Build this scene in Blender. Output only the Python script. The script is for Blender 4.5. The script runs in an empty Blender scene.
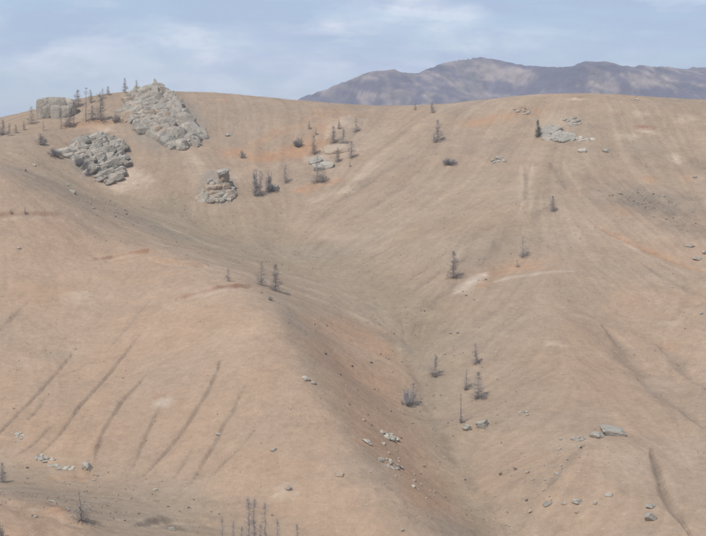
import bpy, math, random
import numpy as np
from mathutils import Vector, Matrix, Euler, Quaternion
R = math.radians
scene = bpy.context.scene
col = scene.collection

# ------------------------------------------------------------------ camera, sky, sun, exposure
F = 1592.0; PITCH = math.atan(143 / F)
cam_d = bpy.data.cameras.new("camera"); cam = bpy.data.objects.new("camera", cam_d); col.objects.link(cam)
cam_d.sensor_width = 36; cam_d.lens = 36 * F / 706.0
cam_d.clip_start = 0.5; cam_d.clip_end = 40000
cam.location = (0, 0, 0); cam.rotation_euler = (R(90) - PITCH, 0, 0)
scene.camera = cam
SUN_EL, SUN_AZ = 56, -38            # azimuth from +Y, negative = left of the view
world = bpy.data.worlds.new("World"); scene.world = world; world.use_nodes = True
sun_d = bpy.data.lights.new("sun", 'SUN'); sun = bpy.data.objects.new("sun", sun_d); col.objects.link(sun)
sun_d.energy = 2.9; sun_d.angle = R(0.6); sun_d.color = (1.0, 0.955, 0.9)
sdir = Vector((math.sin(R(SUN_AZ)) * math.cos(R(SUN_EL)), math.cos(R(SUN_AZ)) * math.cos(R(SUN_EL)), math.sin(R(SUN_EL))))
sdir = Vector((sdir.x, -abs(sdir.y), sdir.z))   # behind the camera's left shoulder
sun.rotation_euler = sdir.to_track_quat('Z', 'Y').to_euler(); sun.location = sdir * 200
scene.view_settings.view_transform = 'Standard'; scene.view_settings.look = 'None'
scene.view_settings.gamma = 1; scene.view_settings.exposure = 0.255
scene.cycles.volume_bounces = 1; scene.cycles.max_bounces = 5
scene.cycles.diffuse_bounces = 2; scene.cycles.volume_step_rate = 1

class NT:
    """small helper to write node trees"""
    def __init__(s, tree): s.t = tree; s.n = tree.nodes; s.l = tree.links
    def node(s, typ, ins=None, **kw):
        n = s.n.new(typ)
        for k, v in kw.items(): setattr(n, k, v)
        for k, v in (ins or {}).items():
            if isinstance(v, bpy.types.NodeSocket): s.l.new(v, n.inputs[k])
            else: n.inputs[k].default_value = v
        return n
    def math(s, op, a, b=0.5, clamp=False):
        n = s.node('ShaderNodeMath', {0: a, 1: b}, operation=op, use_clamp=clamp); return n.outputs[0]
    def vmul(s, v, sc):
        n = s.node('ShaderNodeVectorMath', {0: v, 1: sc}, operation='MULTIPLY'); return n.outputs[0]
    def noise(s, vec, scale, detail=4, rough=0.55, dist=0.0):
        n = s.node('ShaderNodeTexNoise', {'Vector': vec, 'Scale': scale, 'Detail': detail, 'Roughness': rough, 'Distortion': dist}); return n.outputs[0]
    def ramp(s, fac, a, b, smooth=True):
        n = s.node('ShaderNodeMapRange', {'Value': fac, 'From Min': a, 'From Max': b}, interpolation_type='SMOOTHSTEP' if smooth else 'LINEAR'); return n.outputs[0]
    def mix(s, fac, a, b, blend='MIX'):
        n = s.node('ShaderNodeMix', data_type='RGBA', blend_type=blend, clamp_factor=True)
        for idx, v in ((0, fac), (6, a), (7, b)):
            if isinstance(v, bpy.types.NodeSocket): s.l.new(v, n.inputs[idx])
            else:
                if idx and len(v) == 3: v = (*v, 1)
                n.inputs[idx].default_value = v
        return n.outputs[2]

w = NT(world.node_tree); w.n.clear()
sky = w.node('ShaderNodeTexSky', sky_type='NISHITA', sun_disc=False)
sky.sun_elevation = R(SUN_EL)
sky.sun_rotation = math.atan2(sdir.x, sdir.y)
sky.altitude = 1500; sky.air_density = 1.0; sky.dust_density = 1.2; sky.ozone_density = 1.5
tc = w.node('ShaderNodeTexCoord').outputs['Generated']
cv = w.vmul(tc, (1.0, 1.0, 4.2))
n1 = w.noise(cv, 4.5, 7, 0.55, 0.35)
n2 = w.noise(w.vmul(tc, (1, 1, 7.0)), 13.0, 6, 0.6, 0.25)
n3 = w.noise(w.vmul(tc, (1, 1, 5.0)), 2.2, 3, 0.5, 0.0)
cs = w.math('ADD', w.math('MULTIPLY', n1, 0.62), w.math('MULTIPLY', n2, 0.38))
cover = w.ramp(cs, 0.34, 0.62)
n4 = w.noise(w.vmul(tc, (1, 1, 3.4)), 9.0, 7, 0.62, 0.2)
lit = w.ramp(w.math('ADD', w.math('MULTIPLY', n4, 0.65), w.math('MULTIPLY', n3, 0.35)), 0.46, 0.60)
sep = w.node('ShaderNodeSeparateXYZ', {0: tc}); yy_ = w.math('MAXIMUM', sep.outputs[1], 0.05)
su = w.math('ADD', w.math('DIVIDE', sep.outputs[0], yy_), w.math('MULTIPLY', w.math('SUBTRACT', n4, 0.5), 0.05)); sv = w.math('ADD', w.math('DIVIDE', sep.outputs[2], yy_), w.math('MULTIPLY', w.math('SUBTRACT', n2, 0.5), 0.022))
def bank(px, py, a, b, k):
    uu = w.math('DIVIDE', w.math('SUBTRACT', su, (px - 353) / F), a / F); vv = w.math('DIVIDE', w.math('SUBTRACT', sv, (125 - py) / F), b / F)
    return w.math('MULTIPLY', w.math('EXPONENT', w.math('MULTIPLY', w.math('ADD', w.math('MULTIPLY', uu, uu), w.math('MULTIPLY', vv, vv)), -1.0)), k)
tot = w.math('MULTIPLY', lit, 0.55)
for bk in ((428,16,55,11,.95), (385,34,60,7,.5), (225,44,50,11,.85), (205,92,330,22,.42), (300,66,150,14,.35), (40,62,90,14,.45), (150,86,200,22,.35), (345,22,30,8,.3), (560,48,120,12,.25), (90,4,40,6,.2), (620,20,120,10,-.25), (40,36,70,6,-.35), (170,14,120,7,-.3), (330,40,40,6,-.2), (560,8,90,8,-.3)):
    tot = w.math('ADD', tot, bank(*bk))
n5 = w.ramp(w.noise(w.vmul(tc, (1, 1, 2.2)), 24.0, 7, 0.6, 0.3), 0.36, 0.64)
lit = w.math('MULTIPLY', tot, w.math('ADD', w.math('MULTIPLY', n5, 0.95), 0.45), True)
ccol = w.mix(lit, (3.65, 4.5, 6.15), (7.0, 7.35, 8.2))
skyc = w.mix(w.math('MULTIPLY', w.math('ADD', w.math('MULTIPLY', cover, 0.6), 0.36), 1.0), w.mix(1.0, sky.outputs[0], (0.86, 0.93, 1.0), 'MULTIPLY'), ccol)
bg = w.node('ShaderNodeBackground', {'Color': skyc, 'Strength': 0.098})
w.l.new(bg.outputs[0], w.node('ShaderNodeOutputWorld').inputs['Surface'])

# ------------------------------------------------------------------ numpy tools
rng = np.random.default_rng(7)
random.seed(11)
def hash2(ix, iy, seed):
    h = (ix.astype(np.int64) * 374761393 + iy.astype(np.int64) * 668265263 + seed * 1442695041) & 0xFFFFFFFF
    h = ((h ^ (h >> 13)) * 1274126177) & 0xFFFFFFFF
    h = ((h ^ (h >> 16)) * 2246822519) & 0xFFFFFFFF
    return ((h ^ (h >> 15)) & 0xFFFFFF) / float(0xFFFFFF)
def vnoise(x, y, seed=0):
    ix = np.floor(x); iy = np.floor(y); fx = x - ix; fy = y - iy
    fx = fx * fx * fx * (fx * (fx * 6 - 15) + 10); fy = fy * fy * fy * (fy * (fy * 6 - 15) + 10)
    a = hash2(ix, iy, seed); b = hash2(ix + 1, iy, seed); c = hash2(ix, iy + 1, seed); d = hash2(ix + 1, iy + 1, seed)
    return (a + (b - a) * fx) * (1 - fy) + (c + (d - c) * fx) * fy - 0.5
def fbm(x, y, size, octv=4, gain=0.5, seed=0):
    t = 0; amp = 1; s = 1.0 / size; tot = 0
    for i in range(octv):
        c, sn = math.cos(i * 1.1), math.sin(i * 1.1)
        t = t + amp * vnoise((x * c - y * sn) * s + 31.7 * i, (x * sn + y * c) * s, seed + i); tot += amp
        amp *= gain; s *= 2.03
    return 2 * t / tot
def sstep(a, b, v):
    t = np.clip((v - a) / (b - a), 0, 1); return t * t * (3 - 2 * t)

CP, SP = math.cos(PITCH), math.sin(PITCH)
def ray(px, py):
    u = (px - 353) / F; v = (268 - py) / F
    X = u; Y = CP + v * SP; Z = -SP + v * CP
    return X / Y, Z / Y                    # x and z per metre of depth

# ------------------------------------------------------------------ the lie of the land: surveyed spot heights (bearing, angle, distance in metres)
SPOTS = [
 # skyline of the far hill
 (-120,160,760),(-40,142,785),(0,136,795),(38,119,832),(65,110,842),(95,98,852),(125,93,862),(180,91,882),(240,95,885),(300,100,880),(360,105,872),(420,106,862),(480,101,845),(540,97,832),(600,97,826),(660,101,822),(706,103,818),(780,108,815),(880,120,810),
 # upper slopes
 (50,150,768),(100,130,812),(150,125,826),(160,180,752),(150,150,790),(90,165,770),(60,185,712),(230,200,735),(230,150,800),(300,200,742),(300,150,800),(360,175,762),(360,130,822),(420,150,775),(420,200,712),(380,240,675),(480,140,786),(480,200,700),(540,140,775),(520,200,688),(600,140,768),(600,200,690),(660,150,758),(700,160,750),(660,200,700),(700,210,690),(760,180,720),(860,200,690),
 # the draw coming down from upper left
 (110,197,738),(160,213,716),(200,229,700),(250,247,678),(300,264,655),(350,282,628),(392,303,600),(410,350,560),(420,385,528),(432,420,500),(455,460,468),(480,500,440),(510,536,418),(530,570,398),
 # crest and face of the near spur
 (-120,185,640),(-40,172,650),(0,168,655),(40,190,648),(80,214,640),(110,236,630),(150,249,612),(190,264,594),(245,286,565),(272,300,548),(292,322,523),(310,355,497),(332,395,468),(360,435,441),(392,485,412),(420,525,393),(440,560,380),
 (0,220,612),(0,280,570),(0,340,525),(0,400,480),(0,450,447),(60,260,592),(100,258,606),(60,320,545),(100,350,522),(100,400,482),(100,450,446),(160,300,555),(160,360,508),(160,420,463),(160,480,428),(220,340,510),(220,400,468),(220,460,432),(250,500,411),(280,420,450),(300,480,418),(340,520,398),(-80,300,560),(-80,400,482),(-160,300,570),(-160,440,460),
 # small draw along the foot, and the knoll in the corner
 (-60,462,440),(0,472,430),(50,485,420),(100,497,412),(150,509,406),(200,520,400),(250,535,392),(300,552,384),(380,570,380),
 (0,497,384),(-60,490,388),(50,514,372),(0,530,362),(100,545,358),(60,570,345),(200,575,350),(-60,560,345),
 # the ochre bank right of the spur
 (330,335,548),(345,370,520),(370,400,492),(385,345,557),(395,380,528),(400,430,474),(430,490,432),(405,460,452),(340,310,585),
 # right hill
 (440,340,566),(450,280,610),(440,240,655),(480,300,592),(490,270,622),(530,270,618),(560,270,612),(620,270,618),(700,270,625),(470,350,550),(470,420,488),(500,360,540),(500,420,488),(510,480,440),(560,320,562),(560,380,510),(560,440,462),(560,500,424),(620,320,575),(620,370,528),(620,440,462),(620,500,420),(660,370,535),(690,330,560),(706,410,488),(690,440,465),(700,500,418),(640,536,400),(700,560,385),(580,560,392),(780,330,545),(780,430,462),(860,300,560),(860,450,445),(780,540,385),(860,560,370),(-160,570,340),
]
cx, cy, cz = [], [], []
for px, py, Y in SPOTS:
    rx, rz = ray(px, py); cx.append(rx * Y); cy.append(Y); cz.append(rz * Y)
# hidden ground behind the skyline, and the hillside the camera stands on
for x in (-420, -260, -160, -60, 40, 140, 240, 400):
    cx += [x, x, x]; cy += [960, 1120, 1400]; cz += [-14, -55, -130]
for x in (-300, -100, 100, 300):
    cx += [x, x, x, x]; cy += [300, 210, 110, -150]; cz += [-104, -84, -50, 0]
cx += [0, -30, 30]; cy += [0, 10, 10]; cz += [-1.9, -4.5, -4.5]
cx += [-600, 600, -600, 600, -600, 600]; cy += [500, 500, 800, 800, 200, 200]; cz += [-60, -60, 0, 0, -60, -60]
cx, cy, cz = map(np.array, (cx, cy, cz))
def tps_fit(x, y, z, lam):
    n = len(x); s = 100.0; P = np.stack([np.ones(n), x / s, y / s], 1)
    d2 = ((x[:, None] - x) ** 2 + (y[:, None] - y) ** 2) / s / s
    K = 0.5 * d2 * np.log(d2 + 1e-12) + lam * np.eye(n)
    A = np.zeros((n + 3, n + 3)); A[:n, :n] = K; A[:n, n:] = P; A[n:, :n] = P.T
    return np.linalg.solve(A, np.concatenate([z, np.zeros(3)]))
WT = tps_fit(cx, cy, cz, 0.004)
GX0, GY0, GS = -700.0, -200.0, 5.0
gx = np.arange(GX0, 701, GS); gy = np.arange(GY0, 1601, GS)
base = np.zeros((len(gy), len(gx)))
for j, yy in enumerate(gy):
    d2 = ((gx[:, None] - cx) ** 2 + (yy - cy) ** 2) / 1e4
    base[j] = (0.5 * d2 * np.log(d2 + 1e-12)) @ WT[:-3] + WT[-3] + WT[-2] * gx / 100 + WT[-1] * yy / 100
base = np.clip(base, -158, 60)
def cubic(arr, x0, y0, s, x, y):
    fx = np.clip((x - x0) / s, 1, arr.shape[1] - 3.001); fy = np.clip((y - y0) / s, 1, arr.shape[0] - 3.001)
    ix = fx.astype(int); iy = fy.astype(int); tx = fx - ix; ty = fy - iy
    def wts(t): return ((1 - t) ** 3 / 6, (3 * t ** 3 - 6 * t * t + 4) / 6, (-3 * t ** 3 + 3 * t * t + 3 * t + 1) / 6, t ** 3 / 6)
    wx, wy = wts(tx), wts(ty); out = 0
    for a in range(4):
        r = 0
        for b in range(4): r = r + wx[b] * arr[iy - 1 + a, ix - 1 + b]
        out = out + wy[a] * r
    return out
def bilin(arr, x0, y0, s, x, y):
    fx = np.clip((x - x0) / s, 0, arr.shape[1] - 1.001); fy = np.clip((y - y0) / s, 0, arr.shape[0] - 1.001)
    ix = fx.astype(int); iy = fy.astype(int); tx = fx - ix; ty = fy - iy
    if arr.ndim == 3: tx = tx[..., None]; ty = ty[..., None]
    return (arr[iy, ix] * (1 - tx) + arr[iy, ix + 1] * tx) * (1 - ty) + (arr[iy + 1, ix] * (1 - tx) + arr[iy + 1, ix + 1] * tx) * ty
PLAIN = -160.0
def H0(x, y):
    h = cubic(base, GX0, GY0, GS, x, y)
    m = sstep(1150, 1550, y) ; m = np.maximum(m, sstep(450, 690, np.abs(x)) * sstep(900, 1200, y))
    return h * (1 - m) + PLAIN * m
def unproject(px, py, hf, y0=335., y1=1000.):
    px = np.atleast_1d(np.asarray(px, float)); py = np.atleast_1d(np.asarray(py, float))
    rx, rz = ray(px, py); ys = np.arange(y0, y1, 3.0); A = np.broadcast_to(ys[None], (len(px), len(ys)))
    below = rz[:, None] * A < hf(rx[:, None] * A, A); bad = ~below.any(1)
    hi = np.where(bad, 860., ys[below.argmax(1)]); lo = hi - 3.0
    for _ in range(9):
        m = (lo + hi) / 2; b = rz * m < hf(rx * m, m); hi = np.where(b, m, hi); lo = np.where(b, lo, m)
    return rx * hi, hi, bad
# fine grid (1 m) carrying relief detail and ground colour
FX0, FY0, FS = -335.0, 330.0, 0.62
fxs = np.arange(FX0, 335.1, FS); fys = np.arange(FY0, 960.1, FS)
X, Y = np.meshgrid(fxs, fys)
Hb = H0(X, Y)
gyv, gxv = np.gradient(Hb, FS)
gl = np.hypot(gxv, gyv) + 1e-4
def lic(seed, blur, steps, st):
    n = rng.random(X.shape) - 0.5
    for _ in range(blur):
        n = (n + np.roll(n, 1, 0) + np.roll(n, -1, 0) + np.roll(n, 1, 1) + np.roll(n, -1, 1)) / 5
    dx = gxv / gl / FS; dy = gyv / gl / FS
    jj, ii = np.meshgrid(np.arange(X.shape[1], dtype=float), np.arange(X.shape[0], dtype=float))
    acc = n.copy()
    for sgn in (1, -1):
        a, b = jj.copy(), ii.copy()
        for k in range(steps):
            ai = np.clip(a, 0, X.shape[1] - 1).astype(int); bi = np.clip(b, 0, X.shape[0] - 1).astype(int)
            a = a + sgn * st * dx[bi, ai]; b = b + sgn * st * dy[bi, ai]
            ai = np.clip(a, 0, X.shape[1] - 1).astype(int); bi = np.clip(b, 0, X.shape[0] - 1).astype(int)
            acc += n[bi, ai]
    acc -= acc.mean(); return acc / acc.std()
streak_f = lic(1, 2, 18, 1.6)
streak_b = lic(2, 30, 30, 2.6)
wob = fbm(X, Y, 14, 3, 0.5, 50)
D = 0.55 * fbm(X, Y, 34, 3, 0.5, 3) + 0.30 * fbm(X, Y, 7, 4, 0.6, 9) + 0.05 * streak_f + 0.085 * streak_b * (0.4 + 0.8 * sstep(-0.2, 0.5, fbm(X, Y, 90, 2, 0.5, 77)))
D -= 0.0

# ---- region masks, drawn as outlines on the hillside (bearing / angle pairs carried onto the ground)
def poly_world(pts):
    p = np.array(pts, float); x, y, b = unproject(p[:, 0], p[:, 1], H0); return x, y
def stroke(pts, wid, noise=0.35, seed=0, ends=True):
    """soft band of half width wid metres along a line; returns mask and signed distance"""
    x, y = poly_world(pts); m = np.zeros(X.shape); sd = np.full(X.shape, 1e3)
    tot = sum(math.hypot(x[i + 1] - x[i], y[i + 1] - y[i]) for i in range(len(x) - 1)); run = 0
    for i in range(len(x) - 1):
        L = math.hypot(x[i + 1] - x[i], y[i + 1] - y[i]) + 1e-6; pad = wid * 4 + 3
        j0 = max(0, int((min(x[i], x[i + 1]) - pad - FX0) / FS)); j1 = int((max(x[i], x[i + 1]) + pad - FX0) / FS) + 1
        i0 = max(0, int((min(y[i], y[i + 1]) - pad - FY0) / FS)); i1 = int((max(y[i], y[i + 1]) + pad - FY0) / FS) + 1
        s = (slice(i0, i1), slice(j0, j1)); xx, yy = X[s], Y[s]
        if xx.size == 0: run += L; continue
        ux, uy = (x[i + 1] - x[i]) / L, (y[i + 1] - y[i]) / L
        wobx = wid * noise * 2 * vnoise(xx / 9, yy / 9, seed + 5)
        ax = xx - x[i] + wobx; ay = yy - y[i] + wobx * 0.6
        t = np.clip(ax * ux + ay * uy, 0, L); dx = ax - t * ux; dy = ay - t * uy
        d = np.hypot(dx, dy); sgn = np.sign(dx * uy - dy * ux)
        along = (run + t) / tot; wl = wid * (np.clip(np.sin(np.pi * np.clip(along, 0.02, 0.98)) * 1.6, 0.25, 1) if ends else 1)
        mm = np.exp(-(d / wl) ** 2)
        better = mm > m[s]; m[s] = np.where(better, mm, m[s]); sd[s] = np.where(np.abs(d) < np.abs(sd[s]), d * sgn, sd[s]); run += L
    return m, sd
def patch(px, py, rx, ry, rot=0, soft=0.5, nz=0.5, seed=0):
    c = poly_world([(px, py), (px + rx, py), (px, py - ry), (px, py + ry)])
    x0, y0 = c[0][0], c[1][0]; ax = abs(c[0][1] - x0) + 0.3; ayv = np.array([c[0][2] - c[0][3], c[1][2] - c[1][3]]) / 2
    ay = np.hypot(*ayv) + 0.3; e = ayv / ay; ca, sa = math.cos(R(rot)), math.sin(R(rot))
    rad = 2.3 * max(ax, ay) + 4; j0 = int(np.clip((x0 - rad - FX0) / FS, 0, X.shape[1] - 2)); j1 = int(np.clip((x0 + rad - FX0) / FS, j0 + 2, X.shape[1]))
    i0 = int(np.clip((y0 - rad - FY0) / FS, 0, X.shape[0] - 2)); i1 = int(np.clip((y0 + rad - FY0) / FS, i0 + 2, X.shape[0])); W = (slice(i0, i1), slice(j0, j1))
    Xw, Yw = X[W], Y[W]; lx = Xw - x0; ly = Yw - y0
    v = (lx * e[0] + ly * e[1]) / ay; u = (lx - (lx * e[0] + ly * e[1]) * e[0]) / ax
    u, v = u * ca + v * sa, -u * sa + v * ca
    d = np.hypot(u, v) + nz * 1.15 * fbm(Xw, Yw, max(3.0, min(ax, ay) * 0.9), 4, 0.65, 200 + seed)
    out = np.zeros(X.shape); out[W] = 1 - sstep(1 - soft, 1 + soft * 0.6, d); return out
def polymask(pts, soft=8, nz=6, seed=0):
    """filled outline with soft noisy rim (metres)"""
    x, y = poly_world(pts); xx = X + nz * fbm(X, Y, 22, 3, 0.5, 300 + seed); yy = Y + nz * 1.6 * fbm(X, Y, 26, 3, 0.5, 330 + seed)
    inside = np.zeros(X.shape, bool); d = np.full(X.shape, 1e6); n = len(x)
    for i in range(n):
        xa, ya, xb, yb = x[i], y[i], x[(i + 1) % n], y[(i + 1) % n]
        c = ((ya > yy) != (yb > yy)) & (xx < (xb - xa) * (yy - ya) / (yb - ya + 1e-9) + xa); inside ^= c
        L2 = (xb - xa) ** 2 + (yb - ya) ** 2 + 1e-6; t = np.clip(((xx - xa) * (xb - xa) + (yy - ya) * (yb - ya)) / L2, 0, 1)
        d = np.minimum(d, (xx - xa - t * (xb - xa)) ** 2 + (yy - ya - t * (yb - ya)) ** 2)
    d = np.sqrt(d); d = np.where(inside, d, -d); return sstep(-soft, soft, d)

C_TAN = np.array((0.326, 0.240, 0.165)); C_PINK = np.array((0.378, 0.262, 0.175)); C_OLIVE = np.array((0.284, 0.219, 0.148))
C_OCHRE = np.array((0.385, 0.225, 0.128)); C_PALE = np.array((0.50, 0.39, 0.285)); C_WHITE = np.array((0.57, 0.48, 0.38))
C_DARK = np.array((0.175, 0.135, 0.098)); C_RUST = np.array((0.27, 0.14, 0.082)); C_STRAW = np.array((0.42, 0.345, 0.235)); C_GREY = np.array((0.238, 0.185, 0.134))
CO = np.zeros(X.shape + (3,)) + C_TAN
def tint(m, c, k=1.0):
    global CO
    CO = CO + (c - CO) * (np.clip(m, 0, 1) * k)[..., None]
pinkspur = polymask([(-200,200),(0,182),(60,212),(110,243),(190,266),(255,290),(285,325),(300,370),(340,425),(395,490),(430,560),(250,560),(170,485),(90,470),(0,450),(-200,440)], 13, 9, 1)
tint(pinkspur, C_PINK, 0.95)
tint(polymask([(600,210),(706,230),(900,260),(900,600),(560,600),(520,500),(540,420),(560,330)], 25, 14, 2), C_PINK, 0.55)
tint(polymask([(-200,500),(0,497),(50,512),(110,540),(140,580),(-200,600)], 5, 4, 3), C_PINK, 1.0)
# soft large scale unevenness of the sward
tint(sstep(-0.1, 0.7, fbm(X, Y, 60, 4, 0.55, 21)) * (1 - .6 * pinkspur), C_OLIVE, 0.30)
tint(sstep(0.0, 0.8, fbm(X, Y, 45, 4, 0.55, 41)) * (1 - .5 * pinkspur), C_PALE, 0.18)
# green-grey floor of the draw
tint(polymask([(95,190),(130,193),(200,212),(260,222),(330,245),(395,268),(440,300),(430,345),(420,380),(440,430),(500,520),(520,570),(480,560),(440,470),(412,410),(398,350),(375,312),(320,285),(250,262),(180,240),(120,215)], 7, 9, 4), C_OLIVE, 0.85)
tint(polymask([(330,290),(400,300),(470,330),(450,420),(420,400),(405,360),(380,325)], 10, 8, 5), C_OLIVE, 0.5)
tint(stroke([(60,160),(90,205),(150,225),(210,250),(265,275)], 6, 0.4, 6)[0], C_OLIVE, 0.6)
tint(polymask([(-60,455),(0,458),(90,478),(170,492),(240,505),(300,535),(290,575),(200,560),(120,515),(60,500),(0,488),(-60,480)], 8, 6, 7), C_OLIVE, 0.42)
tint(polymask([(10,150),(70,150),(90,185),(120,200),(90,205),(40,185)], 8, 6, 8), C_OLIVE, 0.45)
# straw coloured tracks on the terrace
for pts, wd, k in (([(120,205),(170,228),(230,252),(285,274),(330,288),(385,312)], 3.2, 0.6), ([(95,212),(140,232),(200,258),(250,276),(300,292),(360,318),(400,350)], 2.6, 0.55),
                   ([(105,199),(180,222),(240,240)], 1.6, 0.4), ([(220,262),(290,290),(350,300)], 2.0, .4), ([(395,330),(408,400),(425,440)], 1.2, .35)):
    tint(stroke(pts, wd * .8, 0.9, 9)[0] * (.55 + .9 * fbm(X, Y, 10, 3, .6, 91)), C_STRAW, k * .75)
m, s = stroke([(80,203),(130,222),(190,247),(250,268)], 1.6, 0.8, 12); tint(m, C_DARK, 0.16); D -= 0.2 * m
# gully floor line
for pts, wd, dep in (([(400,318),(410,350),(412,372),(424,400),(440,430),(462,468),(492,505),(515,545)], 1.6, 0.9), ([(445,290),(425,310),(412,335)], 1.5, .5), ([(440,300),(500,240),(560,200)], 2.5, .3)):
    m, s = stroke(pts, wd, 0.8, 13); D -= 0.35 * dep * m; tint(m * (0.3 + 0.9 * (fbm(X, Y, 9, 2, .5, 333) > -.1)), C_DARK, 0.34)
# foot of the spur on its right: flank shade painted grey, then ochre bank
tint(stroke([(282,300),(296,335),(312,372),(335,405),(362,440),(395,485),(415,515)], 3.4, 0.8, 14)[0], C_GREY, 0.42)
tint(polymask([(300,312),(345,312),(385,332),(402,365),(412,410),(440,470),(470,520),(425,510),(385,460),(345,410),(315,360)], 5, 6, 15), C_OCHRE, 0.34)
for p in ((350,335,24,10,-20),(385,350,14,10,0),(372,383,18,10,0),(365,438,12,8,0),(398,462,22,8,0),(425,500,16,8,0),(345,365,14,9,0)):
    tint(patch(*p, soft=0.9, nz=0.8, seed=p[0]), C_OCHRE, 0.36)
# narrow rills on the face of the spur
BK = [0.7 + 0.5 * fbm(X, Y, 6, 2, 0.5, 90 + k) for k in range(3)]
B7 = fbm(X, Y, 5, 2, .5, 99)
RILLS = [([(78,346),(62,366),(40,392),(20,412),(0,432),(-14,446)], 1.0, .8), ([(146,326),(134,342),(110,372),(85,402),(60,434),(38,456)], 1.0, .9), ([(150,370),(139,384),(122,402),(106,430),(96,450),(91,468)], 1.25, 1.0),
 ([(166,396),(157,413),(147,435),(140,450),(133,468)], 1.0, .6), ([(222,358),(213,378),(204,400),(188,425),(168,450),(144,476)], 1.15, 1.0), ([(246,385),(234,408),(222,432),(206,458),(188,486)], 1.1, .9), ([(256,428),(240,450),(226,462),(209,478)], .8, .5),
 ([(48,395),(38,410),(24,424)], .8, .5), ([(55,424),(40,438),(16,455)], .8, .5), ([(192,448),(186,462),(175,477)], .8, .45), ([(30,300),(12,320),(-20,345)], 1.8, .35), ([(150,300),(125,330),(105,352)], 1.2, .25)]
for k, (pts, wd, dep) in enumerate(RILLS):
    m, s = stroke(pts, wd * 0.50, 1.0, 20 + k); brk = BK[k % 3]; D -= dep * 0.95 * m * np.clip(brk, .6, 1.2)
    tint(m * np.clip(brk + .2, .55, 1.1), C_DARK, 0.66 * min(1, dep + .25)); m2, s2 = stroke(pts, wd * 2.2, 0.6, 20 + k); tint(m2 * (.6 + .6 * B7), C_GREY, 0.20)
# rills and swales on the right hill
for k, (pts, wd, dep, c, kk) in enumerate([
 ([(604,326),(622,352),(640,374),(668,400),(704,428)], 3.2, .9, C_GREY, .5), ([(655,342),(672,356),(690,374),(712,392)], 1.8, .7, C_GREY, .55), ([(652,448),(656,468),(664,490),(676,512),(690,536)], 1.2, 1.1, C_DARK, .6),
 ([(521,165),(522,185),(521,210)], 1.6, .4, C_PALE, .4), ([(532,163),(530,185),(529,212)], 1.4, .4, C_PALE, .4), ([(526,166),(526,200)], 1.0, .6, C_GREY, .5), ([(551,162),(560,178),(568,190)], 1.8, .6, C_GREY, .45), ([(562,162),(574,182),(580,196)], 1.5, .4, C_PALE, .35),
 ([(600,150),(610,170),(625,190)], 1.6, .3, C_GREY, .3), ([(630,140),(655,175),(690,200)], 2.2, .4, C_GREY, .25), ([(595,225),(640,245),(706,272)], 2.4, .7, C_OCHRE, .5), ([(598,230),(640,252),(690,276)], 1.2, .3, C_PALE, .4), ([(640,262),(706,296)], 1.6, .6, C_GREY, .35),
 ([(470,205),(430,228),(395,250)], 2.4, .6, C_GREY, .28), ([(455,190),(400,225),(370,245)], 2.2, .5, C_PALE, .28), ([(500,222),(460,245),(415,275)], 2.4, .7, C_GREY, .3), ([(440,165),(390,195),(345,222)], 2.2, .5, C_GREY, .22), ([(420,150),(365,185),(330,205)], 2.2, .5, C_GREY, .25),
 ([(470,255),(440,272),(415,290)], 1.6, .6, C_DARK, .3), ([(385,160),(340,188),(305,205)], 2.0, .5, C_PALE, .25), ([(582,447),(565,468),(545,490)], 1.4, .5, C_GREY, .55), ([(510,300),(480,320),(455,350)], 2.4, .4, C_GREY, .22), ([(560,455),(530,500),(505,545)], 2.4, .5, C_GREY, .2),
 ([(470,240),(452,262),(432,280)], 1.4, .4, C_PALE, .2), ([(320,110),(300,125),(270,140)], 2, .3, C_OCHRE, .3)]):
    m, s = stroke(pts, wd, 0.5, 60 + k); D -= dep * m; tint(m * (BK[k % 3] + .15), c, min(.7, kk * (.95 if c is C_PALE else 1.45)))
# turf edges with bare soil under them (a real little step in the ground)
for k, (pts, wd, c, kk) in enumerate([([(102,259),(112,256),(125,254),(137,252),(148,251)], 0.8, C_RUST, 1.0), ([(184,296),(196,293),(212,290),(226,286),(243,285)], 1.15, C_RUST, 1.0), ([(-10,215),(20,214),(52,213)], .7, C_RUST, .55),
 ([(140,524),(158,520),(176,519),(200,522)], .8, C_DARK, .6), ([(160,260),(178,263),(196,265)], .6, C_RUST, .35), ([(0,497),(40,505),(75,520)], .5, C_OCHRE, .3), ([(66,126),(82,123),(96,122),(110,123)], 1.3, C_OCHRE, .8)]):
    m, s = stroke(pts, wd * .62, 0.5, 90 + k, ends=False); D += np.where(np.abs(s) < 900, 1.05 * (.6 + .8 * B7) * np.tanh(-s / 0.8) * np.exp(-(s / 4.5) ** 2), 0); tint(m * (0.8 + 0.8 * B7), c, kk)
    m2, s2 = stroke([(a, b + 2.2) for a, b in pts], wd * 1.6, 0.4, 95 + k); tint(m2, C_PALE, 0.3)
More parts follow.
